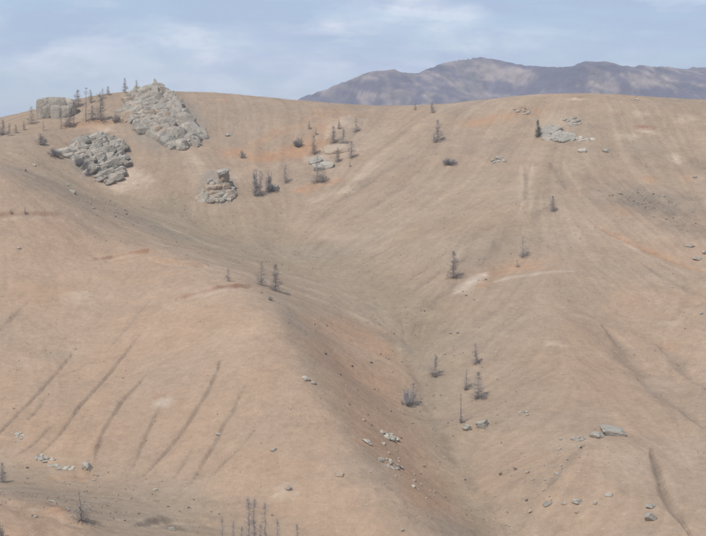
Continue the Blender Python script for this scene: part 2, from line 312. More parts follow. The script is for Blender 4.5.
# bare, ochre and pale patches
PN = 0.75 + 0.5 * fbm(X, Y, 4, 3, .6, 777)
for p, c, k in (((270,157,24,6,12),C_OCHRE,.8),((300,150,22,7,20),C_OCHRE,.6),((232,153,12,5,20),C_OCHRE,.7),((340,114,20,6,10),C_OCHRE,.5),((325,128,14,8,30),C_OCHRE,.35),((305,190,14,4,20),C_OCHRE,.6),((335,182,12,3,20),C_OCHRE,.35),
 ((215,176,22,10,30),C_PALE,.35),((345,120,16,5,0),C_PALE,.45),((318,160,10,3,10),C_WHITE,.6),((333,148,13,3.2,0),C_PALE,.75),((345,152,16,4,0),C_PALE,.3),((350,190,9,3,20),C_PALE,.5),((315,200,8,3,0),C_PALE,.2),
 ((132,178,16,10,0),C_PALE,.75),((118,188,14,5,0),C_PALE,.4),((103,128,12,4,0),C_PALE,1.0),((104,126,12,3,0),C_OCHRE,.25),((84,125,16,2.4,0),C_OCHRE,.5),((223,101,5,1.2,0),C_OCHRE,.5),((195,160,16,5,0),C_PALE,.2),
 ((480,122,26,6,5),C_OCHRE,.4),((534,112,14,5,0),C_OCHRE,.35),((524,110,7,2.4,10),C_RUST,.5),((577,99,9,1.4,0),C_PALE,.9),((579,98,3,.7,0),C_RUST,.7),((622,114,3,1.2,0),C_RUST,.5),((641,127,8,1.8,0),C_RUST,.8),((648,132,9,1.6,0),C_PALE,.5),((652,127,5,1.2,0),C_RUST,.5),
 ((627,136,12,3,0),C_PALE,.35),((641,114,8,2,0),C_PALE,.4),((690,119,14,5,0),C_PALE,.4),((676,159,6,4,0),C_PALE,.7),((652,179,9,5,0),C_OCHRE,.5),((686,178,7,4,0),C_OCHRE,.4),((575,166,12,6,0),C_PALE,.3),((575,190,10,6,0),C_OCHRE,.25),((558,120,30,8,0),C_PALE,.2),
 ((538,262,14,4,0),C_OCHRE,.3),((160,397,8,2,0),C_RUST,.3),((163,402,8,4.5,0),C_WHITE,.5),((283,493,11,7,0),C_PALE,1.0),((80,298,14,5,0),C_PALE,.4),((55,356,14,5,0),C_OLIVE,.5),
 ((80,348,20,6,0),C_PALE,.15),((44,292,20,8,0),C_OCHRE,.12),((553,345,9,2.4,0),C_PALE,.45),((670,300,26,8,0),C_PALE,.2),((668,324,12,2,0),C_PALE,.4),((668,345,9,4,0),C_OCHRE,.4),((655,385,16,5,0),C_PALE,.25),((690,300,24,6,0),C_OCHRE,.25),((620,300,30,12,0),C_OCHRE,.15),
 ((663,385,14,2,0),C_GREY,.3),((598,372,60,22,0),C_OCHRE,.12),((640,196,18,8,-20),C_DARK,.45),((655,205,34,14,-25),C_GREY,.75),((665,210,26,7,-25),C_DARK,.3),((690,232,26,10,-20),C_GREY,.6),((672,214,34,9,-28),C_DARK,.2),((700,166,16,6,0),C_GREY,.35),((625,212,14,4,0),C_OCHRE,.3),((60,508,26,5,-12),C_OCHRE,.45),((170,527,22,5,0),C_OLIVE,.55),((172,527,14,2.6,0),C_DARK,.5),
 ((205,475,20,8,0),C_OLIVE,.35),((214,505,20,8,0),C_OLIVE,.4),((70,478,30,5,0),C_OCHRE,.3),((90,210,26,6,-30),C_OLIVE,.4),((30,362,40,8,0),C_PALE,.12),((250,330,30,20,0),C_PALE,.16),((200,300,50,14,0),C_PALE,.15),((290,455,20,8,0),C_PALE,.12),((430,158,12,4,0),C_GREY,.0),((449,161,12,3.4,0),C_GREY,.55)):
    tint(patch(*p[:4], rot=p[4], soft=0.9, nz=0.8, seed=int(p[0] + p[1])) * PN, c, min(1.0, k * 1.4))
for k, (pts, wd, c, kk) in enumerate([([(478,288),(492,275),(506,268),(530,264),(556,268)], 6.0, C_OCHRE, .62), ([(456,293),(464,288),(474,281),(487,272)], 2.6, C_WHITE, .7), ([(486,284),(510,277),(540,273),(574,271)], 1.4, C_WHITE, .38),
   ([(262,160),(280,155),(300,152),(318,148)], 5.0, C_OCHRE, .7), ([(228,156),(240,151),(262,140),(290,124)], 3.0, C_OCHRE, .5), ([(318,150),(330,128),(345,114)], 6, C_OCHRE, .5), ([(322,140),(338,124),(352,114)], 3.5, C_PALE, .55), ([(300,163),(318,158),(334,154)], 3, C_PALE, .5), ([(352,182),(372,172)], 3, C_PALE, .3), ([(300,190),(315,185),(338,180)], 3.0, C_OCHRE, .55), ([(450,128),(480,122),(512,116),(536,112)], 4.0, C_OCHRE, .45), ([(184,298),(160,312)], 1.6, C_PALE, .3)]):
    tint(stroke(pts, wd, 0.9, 400 + k)[0] * PN * 1.15, c, kk)
BRK = 0.3 + 1.4 * sstep(-.25, .4, fbm(X, Y, 70, 3, .5, 555))
# streaks down the fall line, everywhere, faint on the smooth spur
amp = 0.35 + 1.0 * (1 - pinkspur)
CO *= (1 + amp * 0.026 * streak_f + amp * 0.019 * streak_b * BRK + 0.075 * fbm(X, Y, 2.6, 3, 0.7, 400) + (0.085 - .045 * pinkspur) * fbm(X, Y, 12, 4, 0.65, 430))[..., None]
CO = CO * (1 + 0.035 * fbm(X, Y, 28, 3, 0.5, 460)[..., None] * np.array((1.0, 0.0, -1.0)))
# mounds under the crags
def mound(px, py, rx, ry, h):
    global D
    D = D + h * patch(px, py, rx, ry, soft=0.8, nz=0.25, seed=7)
mound(158,118,36,26,3.2); mound(153,96,7,8,2.6); mound(96,160,30,22,2.2); mound(216,186,18,14,1.2); mound(283,493,9,5,.5); mound(560,130,22,8,.5)
rock_m = np.maximum(patch(160,120,40,28,soft=.3,nz=.4,seed=31), np.maximum(patch(97,160,30,24,soft=.3,nz=.4,seed=32), patch(216,186,19,18,soft=.4,nz=.4,seed=33)))
tint(rock_m, np.array((0.27, 0.225, 0.175)), 0.85)

edge = lambda x, y: sstep(0, 25, x - FX0 - 5) * sstep(0, 25, -FX0 - 5 - x) * sstep(0, 20, y - FY0 - 5) * sstep(0, 30, 955 - y)
def Hf(x, y):
    return H0(x, y) + bilin(D, FX0, FY0, FS, x, y) * edge(x, y)
def ground_z(x, y): return float(Hf(np.array([x]), np.array([y]))[0])

# ------------------------------------------------------------------ ground sheet
def make_mesh(name, V, Q, smooth=True):
    me = bpy.data.meshes.new(name); V = np.asarray(V, np.float32); Q = np.asarray(Q, np.int32); k = Q.shape[1]
    me.vertices.add(len(V)); me.vertices.foreach_set('co', V.ravel())
    me.loops.add(Q.size); me.loops.foreach_set('vertex_index', Q.ravel())
    me.polygons.add(len(Q)); me.polygons.foreach_set('loop_start', np.arange(0, Q.size, k, dtype=np.int32))
    if smooth: me.polygons.foreach_set('use_smooth', np.ones(len(Q), bool))
    me.update(calc_edges=True); return me
def grid_quads(nr, nc):
    i = np.arange(nr - 1)[:, None] * nc + np.arange(nc - 1)[None]; i = i.ravel()
    return np.stack([i, i + 1, i + nc + 1, i + nc], 1)
def link(name, me, mat=None, parent=None, kind=None):
    o = bpy.data.objects.new(name, me); col.objects.link(o)
    if mat and me: me.materials.clear(); me.materials.append(mat)
    if parent: o.parent = parent
    if kind: o['kind'] = kind
    return o
def tag(o, label=None, cat=None, group=None):
    if label: o['label'] = label
    if cat: o['category'] = cat
    if group: o['group'] = group
    return o
def new_mat(name):
    m = bpy.data.materials.new(name); m.use_nodes = True; t = NT(m.node_tree); t.n.clear()
    b = t.node('ShaderNodeBsdfPrincipled', {'Roughness': 0.95, 'Specular IOR Level': 0.15}); o = t.node('ShaderNodeOutputMaterial')
    t.l.new(b.outputs[0], o.inputs['Surface']); return m, t, b

rows = np.concatenate([np.linspace(-150, 280, 44), np.linspace(290, 345, 24), np.linspace(346, 560, 330), np.linspace(560.7, 760, 280), np.linspace(760.9, 905, 160), np.linspace(908, 1000, 30), np.linspace(1010, 1600, 50), np.geomspace(1700, 11000, 22)])
nco = 880; core = np.linspace(-1, 1, nco); outer = np.geomspace(0.012, 1, 26)
cols_i = []
YY = rows[:, None]; half = 46 + 0.245 * np.clip(YY, 0, None)
outw = np.clip(650 + 0.75 * np.clip(YY, 0, None), None, 8900) - half
XXc = core[None] * half
XX = np.concatenate([-(half + outw * outer[None, ::-1]), XXc, half + outw * outer[None]], 1)
YYf = np.broadcast_to(YY, XX.shape)
ZZ = Hf(XX.ravel(), YYf.ravel())
far = sstep(1600, 3000, YYf.ravel()); ZZ = ZZ + far * 6 * fbm(XX.ravel(), YYf.ravel(), 900, 3, 0.5, 5)
ZZ = np.where(YYf.ravel() > 1600, PLAIN + far * 6 * fbm(XX.ravel(), YYf.ravel(), 900, 3, 0.5, 5), ZZ)
gme = make_mesh('ground', np.stack([XX.ravel(), YYf.ravel(), ZZ], 1), grid_quads(*XX.shape))
cv_ = bilin(CO, FX0, FY0, FS, XX.ravel(), YYf.ravel()); e_ = edge(XX.ravel(), YYf.ravel())[:, None]
cv_ = cv_ * e_ + C_TAN * (1 - e_)
at = gme.color_attributes.new('soil', 'FLOAT_COLOR', 'POINT')
at.data.foreach_set('color', np.concatenate([cv_, np.ones((len(cv_), 1))], 1).astype(np.float32).ravel())
gm, t, b = new_mat('dry_steppe_ground')
ca = t.node('ShaderNodeVertexColor', layer_name='soil').outputs[0]
pos = t.node('ShaderNodeNewGeometry').outputs['Position']
na = t.noise(pos, 0.55, 5, 0.65); nb = t.noise(pos, 2.6, 4, 0.7); nc_ = t.noise(pos, 0.12, 4, 0.55)
v1 = t.math('ADD', t.math('MULTIPLY', na, 0.46), t.math('ADD', t.math('MULTIPLY', nb, 0.60), t.math('MULTIPLY', nc_, 0.30)))
v1 = t.math('ADD', v1, 0.32)
cmul = t.mix(1.0, ca, t.node('ShaderNodeCombineColor', {0: v1, 1: v1, 2: v1}).outputs[0], 'MULTIPLY')
# withered tufts: small dark flecks, thicker in some places
fl = t.ramp(t.noise(pos, 1.35, 2, 0.5), 0.645, 0.70); dens = t.ramp(t.noise(pos, 0.045, 3, 0.5), 0.42, 0.62)
cmul = t.mix(t.math('MULTIPLY', t.math('MULTIPLY', fl, dens), 0.38), cmul, (0.13, 0.105, 0.08))
fp = t.ramp(t.noise(pos, 0.9, 3, 0.5), 0.66, 0.72)
cmul = t.mix(t.math('MULTIPLY', fp, 0.30), cmul, (0.55, 0.46, 0.37))
t.l.new(cmul, b.inputs['Base Color'])
hgt = t.math('ADD', t.math('MULTIPLY', na, 1.0), t.math('MULTIPLY', nb, 0.35))
bp = t.node('ShaderNodeBump', {'Height': hgt, 'Distance': 0.5, 'Strength': 0.8}); t.l.new(bp.outputs[0], b.inputs['Normal'])
link('ground', gme, gm, kind='structure')

# ------------------------------------------------------------------ far mountains
prof_x = np.array([-400,-250,-120,-60,0,25,60,140,220,290,305,320,335,349,362,378,392,405,417,430,443,455,467,478,490,500,508,522,537,552,567,576,585,595,605,612,620,632,643,655,667,678,690,706,740,800,900,1000,1150])
prof_y = np.array([122,124,127,126,125,126,130,131,120,104,98,91.5,86,80.5,75,71.5,70,72.5,73,68,63.5,61,59,58.3,58,60,62,65.5,66,67.5,67,64.5,62.3,62.5,62,63,65.5,67,66,68,66.5,68.5,68.5,68,74,70,84,100,118]) - 0.5
def mprof(px): return np.interp(px, prof_x, prof_y)
mr, mc = 340, 900
pxs = np.linspace(-400, 1150, mc); s_ = np.linspace(0, 1, mr)
Yc = 7000 + 260 * np.sin(pxs / 90.0) + 300 * np.sin(pxs / 37.0 + 1) - 500 * sstep(520, 600, pxs)
Ym = 4900 + (Yc[None] + 1500 - 4900) * s_[:, None]
rx_, _ = ray(pxs, np.full(mc, 125.0)); XM = rx_[None] * Ym
_, rzc = ray(pxs, mprof(pxs)); top = rzc * Yc
rel = (Ym - Yc[None]) / 1500.0
shape = np.where(rel < 0, np.clip(1 + rel / 1.38, 0, 1) ** 1.25, np.clip(1 - rel, 0, 1))
wx = XM + 240 * fbm(XM, Ym, 900, 3, 0.5, 71); wy = Ym + 240 * fbm(XM, Ym, 900, 3, 0.5, 72)
ridg = 1 - np.abs(fbm(wx, wy * 0.42, 620, 5, 0.5, 73)) * 2.2
r2 = 1 - np.abs(fbm(wx + 0.35 * wy, wy * 0.35, 260, 4, 0.5, 74)) * 2.0
fall = np.clip(np.abs(rel) * 7, 0, 1)
ZM = -172 + (top[None] + 172) * shape + shape ** 0.5 * fall * (120 * (ridg - 0.72) + 60 * (r2 - 0.6))
lim = top[None] / Yc[None] * Ym - 1.0 - 14 * fall          # nothing may rise above the crest line as seen from the valley
ZM = np.minimum(ZM, np.where(rel < 0, lim, 1e9)); ZM = ZM + (7.0 * fbm(XM, Ym, 70, 4, 0.65, 75) + 22 * fall * (.45 - np.abs(fbm(wx + .4 * wy, wy * .5, 210, 5, .6, 76)))) * np.clip(shape * 3, 0, 1)
mme = make_mesh('mountains', np.stack([XM.ravel(), Ym.ravel(), ZM.ravel()], 1), grid_quads(mr, mc))
gyM, gxM = np.gradient(ZM); aspect = gxM / (np.abs(np.gradient(XM, axis=1)) + 1) 
eq = 125 - ZM / Ym * F; below = eq - mprof(pxs)[None]           # how far under the crest, as an angle
forest = 0.60 + 0.80 * fbm(XM + 2.0 * ZM, ZM * 3.4 + 0.10 * XM, 330, 5, 0.68, 81) + 0.35 * aspect
for a_, b_, ra, rb, k in ((358,78,24,4,-.5), (330,90,20,4,-.2), (432,84,30,9,-.38), (487,76,26,10,-.42), (535,76,20,9,-.5), (420,96,40,5,-.25), (600,82,30,7,-.12), (645,78,28,5,-.22), (690,80,20,8,-.15), (610,70,24,5,.35), (565,78,16,10,.3), (385,84,16,9,.3), (455,68,24,4,.3), (510,64,16,3,.2), (460,92,14,6,.25)):
    forest = forest + .6 * k * np.exp(-((pxs[None] + below * .5 * np.sin(a_) - a_) / ra) ** 2 - ((eq - b_) / rb) ** 2)
forest = sstep(0.30, 0.66, forest)
cm = np.array((0.265, 0.200, 0.155)) * (1 - forest[..., None]) + np.array((0.088, 0.068, 0.080)) * forest[..., None]
cm = cm * (1 + 0.8 * fbm(XM, ZM * 3, 55, 4, 0.75, 85)[..., None])
at = mme.color_attributes.new('cover', 'FLOAT_COLOR', 'POINT')
at.data.foreach_set('color', np.concatenate([cm.reshape(-1, 3), np.ones((cm.shape[0] * cm.shape[1], 1))], 1).astype(np.float32).ravel())
mm_, t, b = new_mat('mountain_larch_and_steppe')
pos = t.node('ShaderNodeNewGeometry').outputs['Position']
nn = t.math('ADD', t.math('MULTIPLY', t.noise(pos, 0.035, 5, 0.7), 0.9), 0.55)
t.l.new(t.mix(1.0, t.node('ShaderNodeVertexColor', layer_name='cover').outputs[0], t.node('ShaderNodeCombineColor', {0: nn, 1: nn, 2: nn}).outputs[0], 'MULTIPLY'), b.inputs['Base Color'])
link('mountains', mme, mm_, kind='structure')

# ------------------------------------------------------------------ rocks
def rock_material(name, c1, c2, rust=0.25):
    m, t, b = new_mat(name); pos = t.node('ShaderNodeNewGeometry').outputs['Position']
    rnd = t.node('ShaderNodeObjectInfo').outputs['Random']
    f = t.ramp(t.noise(pos, 0.5, 5, 0.65), 0.3, 0.7); c = t.mix(f, c1, c2)
    f2 = t.ramp(t.noise(pos, 0.33, 4, 0.6, 0.4), 0.58, 0.68); c = t.mix(t.math('MULTIPLY', f2, rust), c, (0.36, 0.20, 0.12))
    f3 = t.ramp(t.noise(pos, 2.2, 3, 0.6), 0.60, 0.70); c = t.mix(t.math('MULTIPLY', f3, 0.45), c, (0.19, 0.175, 0.15))
    wv = t.node('ShaderNodeVectorMath', {0: pos, 1: t.node('ShaderNodeTexNoise', {'Vector': pos, 'Scale': 0.6, 'Detail': 3.0}).outputs[1]}, operation='ADD').outputs[0]
    vor = t.node('ShaderNodeTexVoronoi', {'Vector': t.vmul(wv, (0.26, 0.26, 0.5)), 'Scale': 1.0}, feature='DISTANCE_TO_EDGE').outputs['Distance']
    crack = t.math('MULTIPLY', t.ramp(vor, 0.055, 0.0), t.ramp(t.noise(pos, 0.25, 2, 0.5), 0.42, 0.6)); c = t.mix(t.math('MULTIPLY', crack, 0.6), c, (0.15, 0.105, 0.075))
    g = t.math('ADD', t.math('MULTIPLY', rnd, 0.24), 0.88); c = t.mix(1.0, c, t.node('ShaderNodeCombineColor', {0: g, 1: g, 2: g}).outputs[0], 'MULTIPLY')
    t.l.new(c, b.inputs['Base Color'])
    h = t.math('ADD', t.math('SUBTRACT', t.noise(pos, 1.1, 5, 0.7), t.math('MULTIPLY', crack, 0.7)), t.math('MULTIPLY', t.noise(t.vmul(pos, (1, 1, 2.5)), 0.5, 3, 0.6, 1.0), 1.0))
    bp = t.node('ShaderNodeBump', {'Height': h, 'Distance': 0.35, 'Strength': 0.55}); t.l.new(bp.outputs[0], b.inputs['Normal']); return m
M_ROCK = rock_material('weathered_granite', (0.298, 0.264, 0.212), (0.400, 0.356, 0.290), 0.4)
M_LIGHT = rock_material('pale_granite', (0.36, 0.325, 0.265), (0.46, 0.42, 0.345), 0.2)
M_BLUE = rock_material('grey_green_granite', (0.29, 0.265, 0.215), (0.375, 0.345, 0.286), 0.08)
M_WARM = rock_material('ochre_stained_granite', (0.33, 0.265, 0.195), (0.40, 0.31, 0.225), 0.4)
import bmesh
from mathutils import noise as mnoise
def rock_mesh(seed, sub=2, flat=1.0, cuts=9, rough=0.07):
    r = random.Random(seed); bm = bmesh.new(); bmesh.ops.create_icosphere(bm, subdivisions=sub, radius=1)
    pl = []
    for _ in range(cuts):
        n = Vector((r.gauss(0, 1), r.gauss(0, 1), r.gauss(0, .8))).normalized(); pl.append((n, r.uniform(0.48, 0.82)))
    for v in bm.verts:
        p = v.co.copy()
        for _ in range(2):
            for n, d in pl:
                k = p.dot(n) - d
                if k > 0: p -= n * k * 0.96
        q = p * (1 + 0); j = math.sin(p.x * 7 + seed) * math.cos(p.y * 6 + seed * 2) * math.sin(p.z * 8 + seed)
        p = q * (1 + rough * j) + Vector([r.uniform(-1, 1) for _ in range(3)]) * rough * 0.25
        v.co = Vector((p.x, p.y, p.z * flat))
    mx = max(abs(v.co.x) for v in bm.verts)
    for v in bm.verts: v.co /= mx
    me = bpy.data.meshes.new('boulder'); bm.to_mesh(me); bm.free()
    return me
def block_mesh(seed, sub=3, pw=0):
    r = random.Random(seed); bm = bmesh.new(); bmesh.ops.create_icosphere(bm, subdivisions=sub, radius=1); pl = []
    for _ in range(7): pl.append((Vector((r.gauss(0, 1), r.gauss(0, 1), r.gauss(0, 1))).normalized(), r.uniform(0.85, 1.25)))
    o_ = Vector((r.uniform(0, 9), r.uniform(0, 9), 0)); pw = pw or r.uniform(8, 14)
    for v in bm.verts:
        q = v.co; p = q / (abs(q.x) ** pw + abs(q.y) ** pw + abs(q.z) ** pw) ** (1 / pw); p.x += .16 * p.z * math.sin(seed); p.y += .16 * p.x * math.cos(seed * 3)
        for n, d in pl:
            k = p.dot(n) - d
            if k > 0: p -= n * k * .97
        v.co = p * (1 + .05 * mnoise.noise(p * 1.7 + o_)) + Vector((1, 1, 1)) * .03 * mnoise.noise(p * 4 + o_)
    me = bpy.data.meshes.new('boulder'); bm.to_mesh(me); bm.free(); return me
BLOCK = [block_mesh(700 + i) for i in range(12)]
BIG = [rock_mesh(100 + i, 3, cuts=12) for i in range(9)]
SMALL = [rock_mesh(200 + i, 1, cuts=6) for i in range(8)]
MED = [rock_mesh(300 + i, 2, cuts=9) for i in range(10)]
MSETS = {}
def with_mat(me, mat):
    k = (me.name, mat.name)
    if k not in MSETS: c = me.copy(); c.materials.clear(); c.materials.append(mat); MSETS[k] = c
    return MSETS[k]
def place(px, py, up=0.0):
    x, y, bad = unproject([px], [py], Hf); return float(x[0]), float(y[0]), ground_z(float(x[0]), float(y[0])) + up
def slope_q(x, y):
    e = 1.5; n = Vector((ground_z(x - e, y) - ground_z(x + e, y), ground_z(x, y - e) - ground_z(x, y + e), 2 * e)).normalized()
    return Vector((0, 0, 1)).rotation_difference(n)
def ppm(y): return F / y                      # photo pixels per metre at that distance
def inpoly(px, py, poly):
    c = False; n = len(poly)
    for i in range(n):
        xa, ya = poly[i]; xb, yb = poly[(i + 1) % n]
        if (ya > py) != (yb > py) and px < (xb - xa) * (py - ya) / (yb - ya) + xa: c = not c
    return c
def outcrop(name, label, poly, spacing, size, meshes, mats, tilt=0.0, seed=0, hz=0.75, lift=0.15, jitter=0.5, cat='rock outcrop', holes=0.0, dip=0, big=(), var=.2, yaw=.3):
    r = random.Random(seed); xs = [p[0] for p in poly]; ys = [p[1] for p in poly]
    c = (sum(xs) / len(xs), max(ys) - 2); x0, y0, z0 = place(*c)
    root = link(name, None); root.location = (x0, y0, z0); root.empty_display_size = 2; tag(root, label, cat)
    pts = []
    yy = min(ys); row = 0
    while yy < max(ys):
        xx = min(xs) + (row % 2) * spacing * 0.5
        while xx < max(xs):
            a = xx + r.uniform(-jitter, jitter) * spacing; b_ = yy + r.uniform(-jitter, jitter) * spacing * 0.6
            if inpoly(a, b_, poly) and r.random() >= holes: pts.append((a, b_, r.uniform(*size)))
            xx += spacing
        yy += spacing * 0.62; row += 1
    pts += list(big)
    P = np.array(pts); ux, uy, _ = unproject(P[:, 0], P[:, 1], Hf); uz = Hf(ux, uy)
    for k in range(len(pts)):
        w = pts[k][2] / ppm(uy[k]) / 2
        o = bpy.data.objects.new('boulder', with_mat(r.choice(meshes), r.choice(mats))); col.objects.link(o); o.parent = root
        sx, sy, sz = w * r.uniform(.85, 1.25), w * r.uniform(.8, 1.1), w * hz * r.uniform(.7, 1.25)
        o.scale = (sx, sy, sz)
        qe = Euler((r.uniform(-var, var) + R(dip), -R(tilt) + r.uniform(-var, var), r.uniform(-.35, .35) + yaw)).to_quaternion()
        if hz < 0.62 and not tilt: qe = slope_q(ux[k], uy[k]) @ qe
        o.rotation_mode = 'QUATERNION'; o.rotation_quaternion = qe
        o.location = (ux[k] - x0, uy[k] - y0, uz[k] + sz * lift - z0)
    return root
CRAG = [(147,93),(152,86),(158,87),(164,95),(174,99),(184,113),(203,136),(196,147),(178,150),(162,141),(140,134),(132,122),(118,117),(128,104),(132,92)]
SLABBY = [(84,142),(98,134),(108,137),(120,144),(124,158),(130,166),(122,176),(108,186),(98,182),(90,172),(80,162),(70,157),(63,152),(70,148)]
PINN = [(211,184),(222,180),(230,186),(236,197),(225,201),(206,203),(196,202),(200,194),(206,190)]
outcrop('granite_crag', 'tall grey jointed granite crag standing highest on the skyline, widest of the rocks',
        CRAG, 5.3, (6, 15), BLOCK, [M_ROCK, M_ROCK, M_BLUE, M_ROCK, M_ROCK, M_ROCK, M_WARM], tilt=8, seed=3, hz=0.85, lift=0.05, dip=-12, var=.34, yaw=.5,
        big=[(184,124,22),(176,140,20),(190,140,18),(150,99,13),(158,113,17),(140,112,16),(166,128,19),(150,128,15),(187,132,17),(156,92,9),(149,92,8),(153,89,6),(160,94,11),(147,97,11),(168,98,12),(155,99,12),(151,90,7),(155,88,7),(165,104,14),(176,112,14),(128,113,13),(172,146,12)])
outcrop('slabby_outcrop', 'lower grey outcrop of slanting slabs below the pink bare soil patch',
        SLABBY, 6.0, (7, 17), BLOCK, [M_ROCK, M_BLUE, M_ROCK, M_ROCK], tilt=22, seed=5, hz=0.52, lift=0.08, dip=-10, var=.2, yaw=.3,
        big=[(96,141,20),(104,152,20),(98,161,18),(112,165,18),(118,152,12),(92,152,16),(106,174,15),(100,180,9),(110,183,9),(74,152,12)])
outcrop('pinnacle_outcrop', 'small warm grey outcrop topped by one balanced capstone above the draw',
        PINN, 4.0, (5, 9), BLOCK, [M_ROCK, M_ROCK, M_WARM], tilt=10, seed=8, hz=0.65, lift=0.15, holes=.1, big=[(214,190,15),(203,196,9),(226,189,9)])
def rock_face(root, poly, amp_, seed, tilt):
    x, y = poly_world(poly); xa, xb, ya, yb = x.min() - 4, x.max() + 4, y.min() - 4, y.max() + 4; st = 0.55
    gx_, gy_ = np.meshgrid(np.arange(xa, xb, st), np.arange(ya, yb, st)); n = len(x); inside = np.zeros(gx_.shape, bool); d = np.full(gx_.shape, 1e6)
    for i in range(n):
        a1, b1, a2, b2 = x[i], y[i], x[(i + 1) % n], y[(i + 1) % n]; c = ((b1 > gy_) != (b2 > gy_)) & (gx_ < (a2 - a1) * (gy_ - b1) / (b2 - b1 + 1e-9) + a1); inside ^= c
        t_ = np.clip(((gx_ - a1) * (a2 - a1) + (gy_ - b1) * (b2 - b1)) / ((a2 - a1) ** 2 + (b2 - b1) ** 2 + 1e-6), 0, 1); d = np.minimum(d, np.hypot(gx_ - a1 - t_ * (a2 - a1), gy_ - b1 - t_ * (b2 - b1)))
    d = np.where(inside, d, -d); g = np.random.default_rng(seed); nc = int((xb - xa) * (yb - ya) / 22)
    sx = g.uniform(xa, xb, nc); sy = g.uniform(ya, yb, nc); sh = g.uniform(0, 1, nc); tx_ = g.normal(tilt, .2, nc); ty_ = g.normal(-.1, .25, nc)
    wx_ = gx_ + 1.2 * fbm(gx_, gy_, 5, 3, .5, seed); wy_ = gy_ + 1.6 * fbm(gx_, gy_, 5, 3, .5, seed + 3)
    dd = (wx_[..., None] - sx) ** 2 + ((wy_[..., None] - sy) * .6) ** 2; o2 = np.argpartition(dd, 1, axis=2)[..., :2]; v2 = np.take_along_axis(dd, o2, 2); sw = v2[..., 0] > v2[..., 1]
    i1 = np.where(sw, o2[..., 1], o2[..., 0]); f1 = np.sqrt(v2.min(2)); f2 = np.sqrt(v2.max(2)); crack = np.clip((f2 - f1) / .9, 0, 1)
    h = amp_ * (.35 + .75 * sh[i1]) + tx_[i1] * (wx_ - sx[i1]) + ty_[i1] * (wy_ - sy[i1]) - 1.3 * (1 - crack) ** 2 + .25 * fbm(gx_, gy_, 2.2, 3, .6, seed + 9)
    z = Hf(gx_.ravel(), gy_.ravel()).reshape(gx_.shape) + np.where(d > 0, sstep(0, 2.4, d) * h + .05, -1.5 + 0 * d)
    V = np.stack([gx_.ravel() - root.location.x, gy_.ravel() - root.location.y, z.ravel() - root.location.z], 1); Q = grid_quads(*gx_.shape); ok = (d.ravel() > -.9)[Q].all(1)
    used = np.unique(Q[ok]); mp = np.zeros(len(V), int); mp[used] = np.arange(len(used)); link('rock_face', make_mesh('rock_face', V[used], mp[Q[ok]], False), M_ROCK, root)
rock_face(bpy.data.objects['granite_crag'], CRAG, 3.6, 5, .05); rock_face(bpy.data.objects['slabby_outcrop'], SLABBY, 2.6, 6, .35); rock_face(bpy.data.objects['pinnacle_outcrop'], PINN, 2.0, 7, .1)
# its capstone column
x, y, z = place(224, 190)
root = bpy.data.objects['pinnacle_outcrop']
for dx, dz, w_, h_, me, mt in ((0.6, 2.0, 2.3, 2.4, BLOCK[1], M_WARM), (-.2, 4.4, 1.9, 1.6, BLOCK[4], M_ROCK), (0.0, 7.0, 2.1, 2.6, BLOCK[2], M_WARM), (0.0, 9.3, 3.0, 1.5, BIG[3], M_BLUE), (-5.2, 2.6, 2.0, 2.2, BLOCK[5], M_ROCK), (-6.6, 5.0, 1.4, 1.3, BLOCK[7], M_LIGHT)):
    o = bpy.data.objects.new('boulder', with_mat(me, mt)); col.objects.link(o); o.parent = root
    o.scale = (w_, w_, h_); o.rotation_euler = (0, 0.08, dz); o.location = (x + dx - root.location.x, y - root.location.y, z + dz - 1 - root.location.z)
# block-topped tor on the left skyline
x0, y0, z0 = place(56, 116)
root = link('flat_topped_tor', None); root.location = (x0, y0, z0); tag(root, 'squat flat-topped rock tor on the left skyline behind the pole-like trees', 'rock tor')
for px_, pt, dy, w_, seed in ((45, 99.6, 0, 7.5, 1), (51.5, 98.0, 1.5, 8.0, 2), (59, 98.2, 0.8, 9.0, 3), (66.5, 99.2, 1.6, 8.0, 4), (55, 97.8, 7, 16, 5), (41.5, 103, 1, 4.0, 6), (71.5, 101.5, 1, 5.0, 9), (48, 104, -1.6, 5.0, 7), (57, 105.5, -2.2, 6.0, 8), (65, 106, -1.8, 6.0, 10)):
    rr = random.Random(seed); me = block_mesh(500 + seed, pw=4.2)
    rxx, _ = ray(px_, 110); o = bpy.data.objects.new('boulder', with_mat(me, M_ROCK)); col.objects.link(o); o.parent = root
    yw = y0 + dy; xw = rxx * yw; _, rzt = ray(px_, pt); zt = float(rzt * yw); zb = ground_z(xw, yw) - 3
    o.scale = (w_ / 2 * 1.15, w_ / 2 if dy < 6 else 5, (zt - zb) / 2 / .95); o.location = (xw - x0, yw - y0, (zt + zb) / 2 - z0); o.rotation_euler = (rr.uniform(-.03, .03), rr.uniform(-.04, .04), rr.uniform(-.2, .2))

